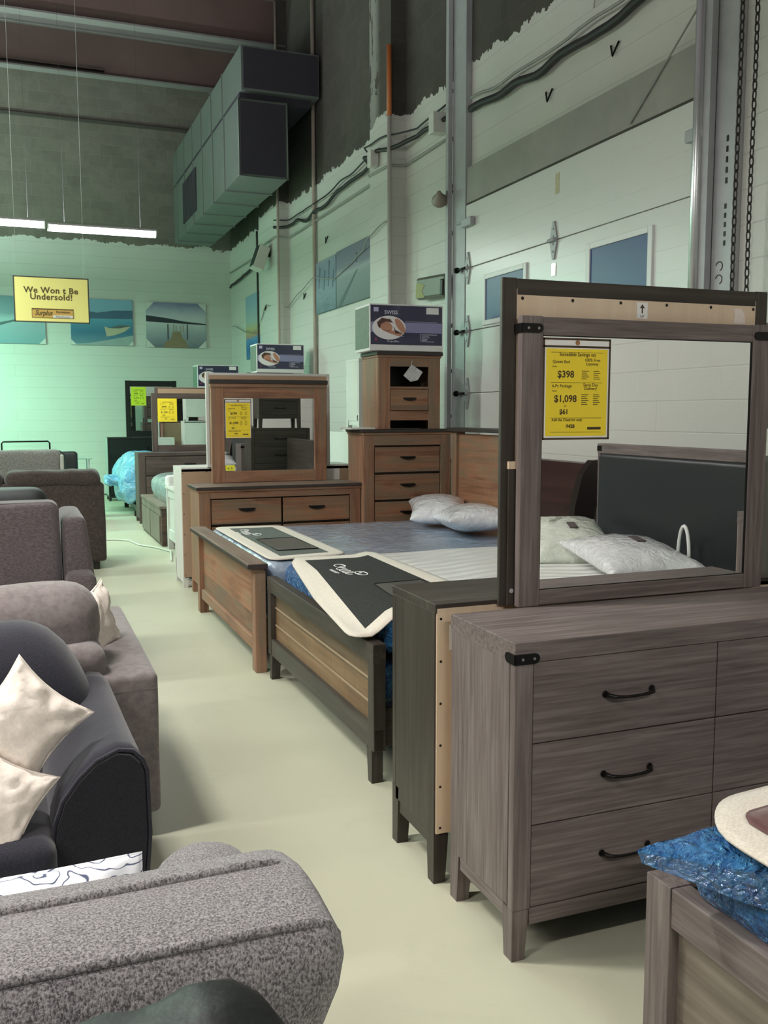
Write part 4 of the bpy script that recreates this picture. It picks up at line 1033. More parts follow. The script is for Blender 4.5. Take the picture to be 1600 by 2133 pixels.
# cherry sleigh bed further back, seen in the mirror
M_CHERRY = wood('cherry', (0.014, 0.005, 0.005), (0.028, 0.010, 0.009), (0.05, 0.018, 0.015), 'y', grain=20, rough=0.3)
t = thing('sleigh_bed', 'dark cherry sleigh bed reflected in the nearest mirror', 'bed', (2.5, -1.3, 0))
sp = [(3.62, 0.25), (3.60, 0.7), (3.62, 0.95), (3.68, 1.15), (3.76, 1.24), (3.83, 1.245), (3.87, 1.21), (3.86, 1.16), (3.82, 1.15), (3.80, 1.10), (3.74, 0.95), (3.68, 0.7), (3.68, 0.25)]
obj('headboard', prism(bmesh.new(), sp, 'y', -1.98, -0.20, smooth=False), M_CHERRY, t, world=True)
b = bmesh.new(); pr = [(q[0] - 0.03 if i < 5 else q[0] + 0.03, q[1] + 0.03 if q[1] > 1.1 else q[1]) for i, q in enumerate(sp)]; pr[0] = (3.58, 0.0); pr[-1] = (3.72, 0.0)
prism(b, pr, 'y', -0.20, -0.13); prism(b, pr, 'y', -2.05, -1.98); obj('scroll_post', b, flat('cherry_black', (0.012, 0.006, 0.006), 0.25), t, world=True)
obj('side_rail', bx(1.7, 3.62, -0.23, -0.20, 0.2, 0.4, 0.004), M_CHERRY, t, world=True)
obj('footboard', bx(1.62, 1.70, -2.05, -0.13, 0.1, 0.62, 0.03), M_CHERRY, t, world=True)
wrapped('mattress', 'blue wrapped mattress on the dark cherry sleigh bed in the reflection', 'mattress', 1.72, 3.56, -1.93, -0.26, 0.4, 0.68, M_CLEARBLUE, 0.06, 21, 0.012)

# ---------------------------------------------------------------- rustic brown set
def RWP(a): return RW(a, plank='z', pw=0.11) if a == 'x' else RW(a)
t = thing('dresser', 'rustic brown dresser with dark cup pulls and dark-edged top beyond the beds', 'dresser', (1.42, 8.0, 0))
case(t, 1.47, 0.44, 0.975, RW, leg=0.10, rows=(0.055, 0.235, 0.235, 0.235), cols=2, post=0.10, top=0.05, over=0.02, style='rustic', handle='cup', hw=0.14, openrow=0, WF=RWP, back=M_TAN, topmat=wood('cap_wood', (0.09, 0.06, 0.045), (0.17, 0.125, 0.095), (0.25, 0.19, 0.15), 'x', grain=30))
obj('top_board', bx(0.10, 1.37, 0.0, 0.02, 0.87, 0.923, 0.003), RW('x'), t)
t = thing('dresser_mirror', 'rustic brown framed mirror with dark cornice and small price sheet', 'mirror', (1.615, 8.38, 0.976))
mirror(t, 1.075, 0.89, 0.05, 0.115, 0.130, 0.105, RW, M_TAN, glass_y=0.012, cap=True)
price_sheet('yellow price sheet hanging in the rustic brown mirror', (1.735, 8.385, 1.728), 0.245, 0.355)
t = thing('price_tag', 'tiny yellow tag at the lower left of the rustic brown mirror glass', 'price tag', (1.725, 8.386, 1.085))
obj('yellow_card', bx(0.01, 0.095, -0.003, 0, 0.0, 0.05, 0.001), flat('bright_yellow_card', (0.85, 0.85, 0.05), 0.5), t)
b = bmesh.new(); text(b, '4. 9', 0.03, (0.05, -0.0035, 0.012), depth=0.0003); obj('print', b, M_INK, t)

t = thing('chest_of_drawers', 'tall rustic brown chest of drawers beside the capped rustic bed', 'chest', (2.895, 7.92, 0))
case(t, 0.86, 0.44, 1.455, RW, leg=0.10, rows=(0.10, 0.25, 0.25, 0.25, 0.25), cols=1, post=0.10, top=0.05, over=0.02, style='rustic', handle='cup', hw=0.14, openrow=0, WF=RWP, back=M_TAN, topmat=M_DARKEDGE)
obj('top_board', bx(0.10, 0.76, 0.0, 0.02, 1.31, 1.403, 0.003), RW('x'), t)
t = thing('nightstand', 'rustic brown open-top nightstand standing on the tall rustic chest', 'nightstand', (3.04, 7.93, 1.456))
W_, D_, H_ = 0.61, 0.42, 0.70
for xa in (0, W_ - 0.02): obj('side_panel', bx(xa, xa + 0.02, 0.01, D_, 0, H_ - 0.04), RW('z'), t)
b = bmesh.new(); box(b, 0.02, W_ - 0.02, D_ - 0.012, D_, 0.001, H_ - 0.04); box(b, 0.02, W_ - 0.02, 0.02, D_, 0.37, 0.385); obj('carcass', b, M_SCREW, t)
for x in (0, W_ - 0.115): obj('corner_post', bx(x, x + 0.115, 0, 0.02, 0, H_ - 0.04, 0.003), RW('z'), t)
obj('top', bx(-0.02, W_ + 0.02, -0.02, D_, H_ - 0.035, H_, 0.004), M_DARKEDGE, t)
obj('crown_moulding', bx(-0.008, W_ + 0.008, -0.008, D_, H_ - 0.055, H_ - 0.035, 0.003), RW('x'), t)
obj('upper_rail', bx(0.115, W_ - 0.115, 0.002, 0.02, 0.565, H_ - 0.055, 0.002), RW('x'), t)
obj('shelf_edge', bx(0.115, W_ - 0.115, 0.002, 0.02, 0.365, 0.385, 0.002), RW('x'), t)
d = obj('drawer', bx(0.12, W_ - 0.12, 0.004, 0.02, 0.17, 0.36, 0.003), RWP('x'), t)
obj('handle', xf(cup_handle(0.12), (W_ / 2, 0.004, 0.27)), M_BLACK, d)
obj('lower_rail', bx(0.115, W_ - 0.115, 0.002, 0.02, 0.08, 0.165, 0.002), RW('x'), t)
t = thing('hanging_sachet', 'small silvery sachet hanging in the open shelf of the rustic nightstand', 'tag', (3.37, 7.925, 1.96))
b = bmesh.new(); prism(b, [(-0.09, -0.02), (-0.01, 0.08), (0.10, 0.015), (0.05, -0.06), (-0.02, -0.075)], 'y', -0.006, 0.0); obj('packet', b, plastic('silver_sachet', (0.45, 0.45, 0.45), (0.6, 0.6, 0.6), 0.2, 25, 0.5, 0.01), t)
obj('string', tube(bmesh.new(), [(-0.01, -0.003, 0.08), (-0.005, -0.003, 0.115)], 0.002, 5), M_PAPER, t)
tag(obj('white_tray', bx(2.78, 3.02, 7.95, 8.25, 1.4555, 1.47, 0.004), M_WHITEW, loc=(2.9, 8.0, 1.4555)), 'thin white tray on the left end of the tall rustic chest', 'tray')

# ---------------------------------------------------------------- pillow cartons
M_NAVY = flat('navy_print', (0.030, 0.028, 0.070), 0.35, coat=0.3)
M_LAV = flat('lavender_print', (0.25, 0.25, 0.42), 0.4)
M_SKIN = flat('photo_skin', (0.50, 0.24, 0.16), 0.5)
def carton(label, loc, W=0.71, D=0.42, H=0.40, rz=0):
    t = thing('pillow_carton', label, 'box', loc, rz, 'printed pillow cartons')
    b = bmesh.new(); box(b, 0, W, 0, D, 0, H, 0.006); obj('carton', b, flat('white_carton', (0.72, 0.72, 0.70), 0.5), t)
    z0 = 0.055; n = 0.0015
    sl = obj('printed_sleeve', bx(0.012, W - 0.010, -n, 0.01, z0, H - 0.012, 0.001), M_NAVY, t)
    obj('side_print', bx(-n, 0.01, 0.01, D - 0.01, z0 - 0.03, H - 0.02), flat('green_side_print', (0.12, 0.17, 0.13), 0.5, var=0.5, vscale=25), t)
    obj('lavender_band', bx(0.012, W - 0.010, -2 * n, -n, 0.165, 0.255), M_LAV, sl)
    cx, cz = 0.185, 0.205
    obj('photo_pillow', prism(bmesh.new(), ellipse(cx, cz, 0.160, 0.105), 'y', -3 * n, -2 * n), flat('photo_white', (0.78, 0.76, 0.76), 0.5), sl)
    b = bmesh.new(); prism(b, ellipse(cx - 0.03, cz + 0.012, 0.062, 0.044, rot=-0.35), 'y', -4.0 * n, -3 * n); prism(b, [(cx - 0.07, cz - 0.02), (cx + 0.02, cz - 0.055), (cx + 0.10, cz - 0.075), (cx + 0.135, cz - 0.05), (cx + 0.02, cz - 0.02)], 'y', -4.0 * n, -3 * n)
    prism(b, ellipse(cx + 0.105, cz + 0.02, 0.075, 0.030, rot=-0.95), 'y', -4.0 * n, -3 * n)
    obj('sleeping_face_and_arm', b, M_SKIN, sl)
    b = bmesh.new(); prism(b, [(cx - 0.115, cz + 0.045), (cx - 0.07, cz + 0.085), (cx + 0.01, cz + 0.075), (cx + 0.035, cz + 0.045), (cx - 0.03, cz + 0.055), (cx - 0.08, cz + 0.03), (cx - 0.085, cz - 0.01), (cx - 0.105, cz + 0.01)], 'y', -5 * n, -4 * n)
    prism(b, [(cx + 0.04, cz + 0.01), (cx + 0.06, cz - 0.02), (cx + 0.13, cz - 0.048), (cx + 0.06, cz - 0.05)], 'y', -5 * n, -4 * n)
    obj('hair', b, flat('photo_hair', (0.09, 0.04, 0.03), 0.6), sl)
    b = bmesh.new(); text(b, 'SWISS', 0.048, (0.205, -2.4 * n, 0.325), depth=0.0004, bold=0.0006)
    text(b, 'ProjectBleu', 0.024, (0.225, -2.4 * n, 0.078), depth=0.0004)
    box(b, 0.21, 0.232, -2.4 * n, -n, 0.105, 0.122)
    box(b, 0.08, 0.33, -2.4 * n, -n, 0.130, 0.132); box(b, 0.34, 0.65, -2.4 * n, -n, 0.262, 0.264); box(b, 0.485, 0.487, -2.4 * n, -n, 0.085, 0.160)
    for k, L in enumerate((0.15, 0.07, 0.08, 0.06, 0.05, 0.12)): box(b, 0.50, 0.50 + L, -2.4 * n, -n, 0.148 - k * 0.0125, 0.152 - k * 0.0125)
    obj('lettering', b, flat('pale_print', (0.62, 0.62, 0.72), 0.5), sl)
    b = bmesh.new(); box(b, 0.04, 0.085, -2.5 * n, -n, 0.345, 0.383); obj('lilac_square', b, flat('lilac', (0.50, 0.48, 0.68), 0.5), sl)
    obj('white_label', bx(0.545, 0.665, -2.5 * n, -n, 0.335, 0.392), M_PAPER, sl)
    obj('red_mark', prism(bmesh.new(), ellipse(0.06, 0.10, 0.012, 0.012, 5), 'y', -2.5 * n, -n), flat('red_print', (0.40, 0.06, 0.09), 0.5), sl)
    return t
c1 = carton('printed navy and white pillow carton on the rustic nightstand', (2.955, 7.93, 2.158), H=0.415)
c1.rotation_euler = (0, 0, math.radians(-2))

# ---------------------------------------------------------------- white set behind the rustic one, turned away
def WW(a): return M_WHITEW
t = thing('dresser', 'white dresser turned away with a tan back board, behind the rustic dresser', 'dresser', (3.02, 9.06, 0), PI)
case(t, 1.65, 0.46, 1.11, WW, leg=0.08, rows=(0.28, 0.28, 0.28), cols=2, top=0.04, back=M_TAN, handle='ring', post=0.07)
for x in (0.06, 1.59):
    obj('bun_foot', lathe(bmesh.new(), [(0.025, 0.0), (0.045, 0.02), (0.05, 0.05), (0.035, 0.07), (0.055, 0.08)], (x, 0.40, 0), 16), M_WHITEW, t)
obj('paper_label', bx(1.65 - 1.52, 1.65 - 1.39, 0.461, 0.463, 0.955, 1.07), M_PAPER, t)
t = thing('dresser_mirror', 'white-framed mirror seen from behind with tan board, behind the rustic mirror', 'mirror', (2.785, 8.60, 1.112), PI)
mirror(t, 1.18, 0.86, 0.035, 0.03, 0.025, 0.03, WW, M_TAN, glass_y=0.008)
t = thing('bed', 'white bed with panelled footboard beyond the tan-backed dresser', 'bed', (1.7, 10.2, 0))
for yy in (9.45, 11.22): obj('post', bx(1.62, 1.69, yy, yy + 0.07, 0, 0.72, 0.003), M_WHITEW, t, world=True)
b = bmesh.new(); box(b, 1.645, 1.66, 9.52, 11.22, 0.22, 0.66); obj('footboard', b, M_WHITEW, t, world=True)
obj('top_rail', bx(1.61, 1.70, 9.43, 11.31, 0.72, 0.745, 0.004), M_WHITEW, t, world=True)
obj('rail', bx(1.63, 1.67, 9.5, 11.24, 0.62, 0.72, 0.004), M_WHITEW, t, world=True)
obj('bottom_rail', bx(1.63, 1.67, 9.5, 11.24, 0.12, 0.24, 0.004), M_WHITEW, t, world=True)
obj('headboard', bx(3.6, 3.66, 9.45, 11.29, 0, 1.38, 0.004), M_WHITEW, t, world=True)
wrapped('mattress', 'white mattress on the white panelled bed', 'mattress', 1.72, 3.58, 9.52, 11.2, 0.35, 0.66, M_QUILT, 0.06, 31, 0.01)
t = thing('storage_bed', 'low dark storage bed with panelled footboard drawers beyond the white bed', 'bed', (1.6, 12.3, 0))
OL = wood('olive_grey_panel', (0.10, 0.082, 0.065), (0.185, 0.158, 0.125), (0.26, 0.23, 0.19), 'z', grain=30)
obj('footboard_box', bx(1.575, 1.80, 11.42, 13.24, 0.0, 0.455, 0.004), wood('end_planks', (0.05, 0.032, 0.026), (0.10, 0.065, 0.052), (0.16, 0.11, 0.09), 'x', grain=24, plank='z', pw=0.09), t, world=True)
obj('footboard_top', bx(1.55, 1.82, 11.40, 13.26, 0.455, 0.49, 0.004), OL, t, world=True)
for y in (11.50, 12.38): obj('drawer', bx(1.556, 1.576, y, y + 0.82, 0.04, 0.36, 0.004), OL, t, world=True)
b = bmesh.new(); box(b, 1.562, 1.576, 11.42, 13.24, 0.37, 0.455); obj('front_frame', b, OL, t, world=True)
obj('headboard', bx(3.6, 3.66, 11.42, 13.24, 0, 1.35, 0.004), OL, t, world=True)
wrapped('mattress', 'pale grey wrapped mattress on the low dark storage bed', 'mattress', 1.66, 3.58, 11.50, 13.1, 0.42, 0.80, plastic('grey_wrap', (0.22, 0.28, 0.28), (0.34, 0.40, 0.40), 0.25, 6, 0.5, 0.02), 0.16, 33, 0.02)
t = thing('folded_cloth', 'crumpled white cloth with cut-outs lying on the grey wrapped mattress', 'cloth', (1.75, 11.55, 0.82))
b = soft(1.66, 1.86, 11.45, 11.60, 0.72, 0.86, 0.03, 0, 0.03, 9, 4, 0.02); obj('cloth', b, M_PAPER, t, world=True)

# far grey set
G2 = lambda a: wood('brown_grey_planks', (0.045, 0.032, 0.028), (0.095, 0.070, 0.062), (0.15, 0.115, 0.10), a, grain=30, patch=0.5)
t = thing('dresser', 'dark grey-brown plank dresser beyond the storage bed', 'dresser', (1.615, 13.96, 0))
case(t, 1.50, 0.46, 1.03, G2, leg=0.06, rows=(0.29, 0.29, 0.29), cols=1, post=0.10, top=0.045, style='rustic', handle='cup', back=M_TAN)
t = thing('dresser_mirror', 'grey-brown framed mirror on the dark plank dresser', 'mirror', (1.875, 14.36, 1.031))
mirror(t, 1.10, 0.875, 0.04, 0.085, 0.085, 0.10, G2, M_TAN, glass_y=0.008)
price_sheet('small orange-yellow price sheet on the grey-brown mirror', (1.965, 14.355, 1.825), 0.285, 0.345, True)
t = thing('dresser_mirror', 'tan-backed mirror rising behind the grey-brown mirror', 'mirror', (3.0, 14.50, 1.031), PI)
mirror(t, 1.06, 0.965, 0.035, 0.05, 0.02, 0.05, G2, M_TAN, glass_y=0.006)
t = thing('chest_of_drawers', 'tall dark chest carrying the middle pillow carton near the side wall', 'chest', (3.08, 13.40, 0))
case(t, 0.78, 0.42, 1.44, G2, leg=0.08, rows=(0.24, 0.25, 0.25, 0.25, 0.25), cols=1, post=0.07, top=0.035, style='rustic', handle='cup', back=M_TAN)
t = thing('nightstand', 'dark nightstand on the tall dark chest under the middle pillow carton', 'nightstand', (3.12, 13.42, 1.442))
case(t, 0.68, 0.38, 0.745, G2, leg=0.08, rows=(0.28, 0.28), cols=1, post=0.07, top=0.035, style='rustic', handle='cup', back=M_TAN)
# far black set and its neighbours
dup(c1, (3.26, 13.42, 2.190), math.radians(-1), 'middle one of the printed pillow cartons, above the white-framed mirror', 'printed pillow cartons')
t = thing('chest_of_drawers', 'tall grey chest hidden behind the tan-backed mirror, carrying the farthest carton', 'chest', (2.75, 16.02, 0))
case(t, 0.86, 0.44, 1.40, G2, leg=0.08, rows=(0.24, 0.24, 0.24, 0.24, 0.24), cols=1, post=0.07, top=0.035, style='rustic', handle='cup', back=M_TAN)
t = thing('nightstand', 'grey nightstand on the hidden tall chest beneath the farthest carton', 'nightstand', (2.80, 16.04, 1.402))
case(t, 0.70, 0.38, 0.60, G2, leg=0.08, rows=(0.22, 0.22), cols=1, post=0.07, top=0.035, style='rustic', handle='cup', back=M_TAN)
dup(c1, (2.87, 16.04, 2.005), 0, 'farthest and mostly hidden one of the printed pillow cartons', 'printed pillow cartons')
BK = lambda a: wood('black_lacquer', (0.010, 0.012, 0.011), (0.014, 0.016, 0.015), (0.022, 0.025, 0.023), a, rough=0.3)
t = thing('dresser', 'black dresser against the green-lit back wall', 'dresser', (1.52, 17.8, 0))
case(t, 1.45, 0.45, 1.17, BK, leg=0.10, rows=(0.34, 0.34, 0.34), cols=1, top=0.04, handle='ring', post=0.03, back=M_TAN)
obj('pale_side', bx(-0.004, 0.0, 0.0, 0.45, 0.10, 1.17), flat('pale_edge', (0.35, 0.38, 0.35), 0.5), t)
t = thing('dresser_mirror', 'black-framed mirror with a yellow-green sheet by the back wall', 'mirror', (1.865, 17.82, 1.172))
mirror(t, 0.93, 1.035, 0.04, 0.085, 0.11, 0.11, BK, M_TAN, glass_y=0.008)
price_sheet('small lime-yellow price sheet on the black-framed mirror', (1.965, 17.815, 2.09), 0.27, 0.34, True, flat('lime_paper', (0.62, 0.78, 0.03), 0.5))
t = thing('bed', 'small bed under blue plastic in front of the black dresser', 'bed', (2.0, 16.0, 0))
obj('frame', bx(1.70, 2.62, 15.0, 16.6, 0.08, 0.16, 0.01), M_SCREW, t, world=True)
for (x, y) in ((1.66, 15.02), (1.66, 16.5), (2.54, 15.02), (2.54, 16.5)): obj('leg', bx(x, x + 0.07, y, y + 0.07, 0, 0.08, 0.002), M_SCREW, t, world=True)
M_FARBLUE = plastic('pale_blue_bag', (0.10, 0.38, 0.62), (0.30, 0.62, 0.80), 0.25, 4, 0.9, 0.05)
b = soft(1.50, 2.62, 15.0, 16.7, 0.24, 0.95, 0.22, 0, 0.09, 3.5, 5, 0.06)
for v in b.verts:
    if v.co.x < 1.75: v.co.z -= (1.75 - v.co.x) * 0.5; v.co.y += (1.75 - v.co.x) * 0.2
wm = tag(obj('wrapped_mattress', b, M_FARBLUE, loc=(2.1, 15.8, 0.2)), 'bulging mattress in crumpled pale blue plastic near the back wall', 'mattress')
b = soft(1.28, 1.62, 15.5, 15.9, 0.46, 0.60, 0.05, 0, 0.06, 8, 9, 0.03)
obj('loose_plastic', b, M_FARBLUE, wm, world=True)
# white and grey pieces between the rustic sets
t = thing('nightstand', 'white nightstand stacked just left of the rustic open-top nightstand', 'nightstand', (3.22, 8.95, 1.452))
case(t, 0.55, 0.40, 0.70, WW, leg=0.06, rows=(0.27, 0.27), cols=1, top=0.03, handle='ring', post=0.05, back=M_WHITEW)
t = thing('chest_of_drawers', 'tall white chest under the white nightstand, mostly hidden by the rustic chest', 'chest', (3.18, 8.92, 0))
case(t, 0.72, 0.42, 1.45, WW, leg=0.08, rows=(0.25, 0.25, 0.25, 0.25, 0.25), cols=1, top=0.035, handle='ring', post=0.06, back=M_WHITEW)

# ---------------------------------------------------------------- canvases
def canvas(label, o, u, n, W, H, sky, mk):
    """stretched canvas print: o lower-left corner on the wall, u reading direction, n outward normal"""
    t = thing('canvas_print', label, 'picture', o, math.atan2(u[1], u[0]))
    obj('canvas', bx(0, W, -0.035, -0.002, 0, H, 0.003), sky, t)
    mk(t, W, H); return t
def grad(name, stops, rough=0.7, nz=0.25, sc=2.0):
    m, nt, p = new_mat(name); v = coord(nt); sep = N(nt, 'ShaderNodeSeparateXYZ'); nt.links.new(v, sep.inputs[0])
    f = math_(nt, 'ADD', sep.outputs[2], math_(nt, 'MULTIPLY', math_(nt, 'SUBTRACT', noise_(nt, coord(nt, (1, 1, 3)), sc, 5, 0.6, 0.8), 0.5), nz))
    nt.links.new(ramp(nt, f, stops), p.inputs['Base Color']); p.inputs['Roughness'].default_value = rough; return m
def rel(t, name, pts, mat, d=0.037):
    return obj(name, prism(bmesh.new(), pts, 'y', -d, -0.034), mat, t)
M_CORNER = flat('corner_protector', (0.62, 0.64, 0.60), 0.6)
def corners(t, W, H, s, which='all'):
    c = {'tl': [(0, H), (0, H - s), (s, H)], 'tr': [(W, H), (W - s, H), (W, H - s)], 'bl': [(0, 0), (s, 0), (0, s)], 'br': [(W, 0), (W, s), (W - s, 0)]}
    for k, v in c.items():
        if which == 'all' or k in which: rel(t, 'corner_protector', v, M_CORNER, 0.041)
def mk_dock(t, W, H):
    rel(t, 'far_hills', [(0.0, 0.50), (W, 0.46), (W, 0.485), (0.75, 0.52), (0.45, 0.57), (0.2, 0.60), (0, 0.62)], flat('dark_hill', (0.03, 0.035, 0.05), 0.7))
    dk = rel(t, 'jetty', [(0.33, 0.0), (0.82, 0.0), (0.78, 0.12), (0.70, 0.20), (0.66, 0.32), (0.52, 0.32), (0.48, 0.18), (0.36, 0.10)], flat('jetty_wood', (0.26, 0.20, 0.12), 0.7, var=0.35, vscale=30), 0.039)
    for x, h in ((0.52, 0.46), (0.57, 0.44), (0.66, 0.44), (0.71, 0.46)): obj('jetty_rail', prism(bmesh.new(), [(x, 0.30), (x + 0.02, 0.30), (x + 0.02, h), (x, h)], 'y', -0.041, -0.036), flat('jetty_rail', (0.33, 0.32, 0.24), 0.7), dk)
    for x in (0.41, 0.79): obj('mooring_post', prism(bmesh.new(), [(x, 0.16), (x + 0.02, 0.16), (x + 0.02, 0.46), (x, 0.46)], 'y', -0.041, -0.036), flat('mooring_post', (0.05, 0.055, 0.06), 0.7), dk)
    corners(t, W, H, 0.16)
def mk_boat(t, W, H):
    rel(t, 'far_hills', [(0, 0.50), (W, 0.52), (W, 0.68), (0.8, 0.67), (0.5, 0.62), (0.2, 0.66), (0, 0.60)], flat('blue_hill', (0.06, 0.12, 0.20), 0.7, var=0.15))
    rel(t, 'shore', [(0.0, 0.0), (W, 0.0), (W, 0.20), (0.75, 0.12), (0.35, 0.04), (0.1, 0.02)], flat('pale_shore', (0.30, 0.38, 0.38), 0.7, var=0.15), 0.038)
    bt = rel(t, 'rowing_boat', [(0.62, 0.36), (0.66, 0.17), (0.82, 0.20), (1.00, 0.27), (1.12, 0.37), (1.02, 0.36), (0.90, 0.33), (0.72, 0.33)], flat('boat_cream', (0.45, 0.42, 0.30), 0.7), 0.040)
    obj('boat_inside', prism(bmesh.new(), [(0.72, 0.335), (0.90, 0.335), (1.10, 0.375), (1.02, 0.395), (0.88, 0.39)], 'y', -0.042, -0.038), flat('boat_inside', (0.10, 0.12, 0.13), 0.7), bt)
    corners(t, W, H, 0.10, ('bl', 'br'))
def mk_pier(t, W, H):
    rel(t, 'pier', [(0.0, 0.28), (0.62, 0.42), (W * 0.75, 0.50), (W * 0.72, 0.47), (0.62, 0.38), (0.0, 0.17)], flat('pier_grey', (0.09, 0.15, 0.17), 0.7))
    corners(t, W, H, 0.12, ('br',))
M_SKY1 = grad('lake_and_clouds', [(0.0, (0.14, 0.17, 0.20)), (0.25, (0.30, 0.34, 0.38)), (0.50, (0.52, 0.55, 0.56)), (0.62, (0.48, 0.50, 0.56)), (0.85, (0.20, 0.22, 0.36))], nz=0.2)
M_SKY2 = grad('blue_lake', [(0.0, (0.14, 0.26, 0.32)), (0.25, (0.05, 0.17, 0.28)), (0.48, (0.09, 0.28, 0.40)), (0.60, (0.20, 0.36, 0.48)), (0.88, (0.22, 0.40, 0.55))], nz=0.15)
M_SKY3 = grad('misty_water', [(0.0, (0.18, 0.33, 0.38)), (0.35, (0.32, 0.45, 0.50)), (0.48, (0.36, 0.50, 0.52)), (0.55, (0.22, 0.33, 0.38)), (0.88, (0.18, 0.30, 0.36))], nz=0.12)
canvas('canvas of a wooden jetty on a lake, nearest the back corner', (2.445, BY, 2.91), (1, 0), None, 1.18, 0.88, M_SKY1, mk_dock)
canvas('canvas of a cream rowing boat on a blue lake, partly behind the yellow sign', (1.03, BY, 2.925), (1, 0), None, 1.16, 0.88, M_SKY2, mk_boat)
canvas('canvas of a misty pier cut off by the left edge of the photo', (-0.70, BY, 2.92), (1, 0), None, 1.27, 0.88, M_SKY3, mk_pier)
def mk_rocks(t, W, H):
    for k, (a, c, e) in enumerate(((0.12, 0.35, 0.62), (0.35, 0.30, 0.55), (0.55, 0.33, 0.66), (0.75, 0.30, 0.5))):
        rel(t, 'bare_tree', [(a, c), (a + 0.03, c), (a + 0.10, e), (a + 0.05, e + 0.03), (a + 0.02, c + 0.1)], flat('slate_blue', (0.11, 0.14, 0.19), 0.7))
def mk_walkway(t, W, H):
    rel(t, 'walkway', [(0.02, 0.0), (0.22, 0.0), (0.86, 0.40), (0.82, 0.40)], flat('walkway_grey', (0.10, 0.14, 0.15), 0.7))
    b = bmesh.new()
    for z in (0.50, 0.55, 0.60): prism(b, ellipse(0.82, z, 0.012, 0.016, 8), 'y', -0.038, -0.034)
    obj('birds', b, M_SCREW, t)
M_SL1 = grad('slate_scene', [(0.0, (0.11, 0.19, 0.21)), (0.32, (0.24, 0.32, 0.38)), (0.5, (0.17, 0.23, 0.30)), (0.75, (0.26, 0.30, 0.38))], nz=0.5, sc=5)
M_SL2 = grad('slate_lake', [(0.0, (0.14, 0.19, 0.19)), (0.35, (0.24, 0.30, 0.30)), (0.42, (0.33, 0.37, 0.40)), (0.50, (0.20, 0.22, 0.27)), (0.75, (0.17, 0.18, 0.24))], nz=0.1)
canvas('slate-blue canvas of trees, left one of the pair high on the side wall', (WX, 13.25, 3.03), (0, -1), None, 0.90, 0.72, M_SL1, mk_rocks)
t = canvas('slate canvas of a walkway over water, right one of the pair on the side wall', (WX, 12.32, 3.03), (0, -1), None, 1.45, 0.74, M_SL2, mk_walkway)
M_RAIN = grad('sunset_colours', [(0.0, (0.06, 0.18, 0.36)), (0.18, (0.03, 0.13, 0.34)), (0.34, (0.08, 0.25, 0.50)), (0.40, (0.45, 0.28, 0.18)), (0.55, (0.42, 0.40, 0.20)), (0.66, (0.36, 0.44, 0.44)), (1.0, (0.26, 0.38, 0.50))], nz=0.25, sc=4)
canvas('tall canvas in orange, yellow and blue near the back corner', (WX, 17.75, 2.62), (0, -1), None, 1.5, 1.16, M_RAIN, lambda t, W, H: None)

# ---------------------------------------------------------------- hanging yellow sign
t = thing('hanging_sign', 'yellow hanging sign reading We Won t Be Undersold! below the lit strips', 'sign', (0.017, 12.0, 2.68))
SW, SH = 0.85, 0.535
obj('yellow_board', bx(0.01, SW - 0.01, -0.006, 0.006, 0.01, SH - 0.01), flat('sign_yellow', (1.0, 0.90, 0.30), 0.35), t)
b = bmesh.new()
for a in ((0, SW, 0, 0.014), (0, SW, SH - 0.014, SH), (0, 0.014, 0, SH), (SW - 0.014, SW, 0, SH)): box(b, a[0], a[1], -0.009, 0.009, a[2], a[3], 0.002)
obj('frame', b, flat('sign_frame', (0.06, 0.055, 0.045), 0.5), t)
b = bmesh.new(); text(b, 'We Won t Be', 0.098, (SW / 2 - 0.005, -0.0075, 0.345), bold=0.0025, mono=1.08); text(b, 'Undersold!', 0.098, (SW / 2 - 0.005, -0.0075, 0.268), bold=0.0025, mono=1.08)
obj('lettering', b, flat('sign_ink', (0.12, 0.085, 0.02), 0.6), t)
lp = obj('logo_plate', bx(0.195, 0.665, -0.0085, -0.005, 0.052, 0.165), flat('logo_orange', (0.70, 0.42, 0.10), 0.5), t)
b = bmesh.new(); text(b, 'Surplus', 0.082, (0.325, -0.0095, 0.085), bold=0.002, shear=0.35, sx=0.8); 
for (z0, z1) in ((0.150, 0.163), (0.052, 0.057)): box(b, 0.195, 0.665, -0.0098, -0.0085, z0, z1)
box(b, 0.195, 0.20, -0.0098, -0.0085, 0.052, 0.165); box(b, 0.66, 0.665, -0.0098, -0.0085, 0.052, 0.165); text(b, 'Furniture', 0.036, (0.545, -0.0095, 0.115), bold=0.001, sx=1.15)
obj('logo_lettering', b, flat('sign_ink', (0.12, 0.085, 0.02), 0.6), lp)
b = bmesh.new(); box(b, 0.43, 0.655, -0.0096, -0.0085, 0.058, 0.088); obj('logo_white_band', b, M_PAPER, lp)
b = bmesh.new(); text(b, 'Warehouse', 0.030, (0.54, -0.0102, 0.063), sx=1.1); obj('logo_small_lettering', b, M_INK, lp)
b = bmesh.new()
for x in (0.04, SW - 0.05): tube(b, [(x, 0, SH - 0.004), (x, 0.02, ZC - 2.68 - 0.001)], 0.0022, 4)
obj('hanging_string', b, flat('white_string', (0.6, 0.62, 0.6), 0.6), t)

# floor cable, metal rail, glass table by the back wall
cable('floor_cable', 'white cable lying across the aisle floor beside the white bed', [(0.80, 12.3, 0.012), (1.12, 12.2, 0.012), (1.26, 12.05, 0.012), (1.32, 11.62, 0.012), (1.50, 11.27, 0.012), (1.60, 10.9, 0.012), (1.50, 10.2, 0.012)], 0.011, flat('white_cord', (0.60, 0.62, 0.55), 0.5), 0.0)
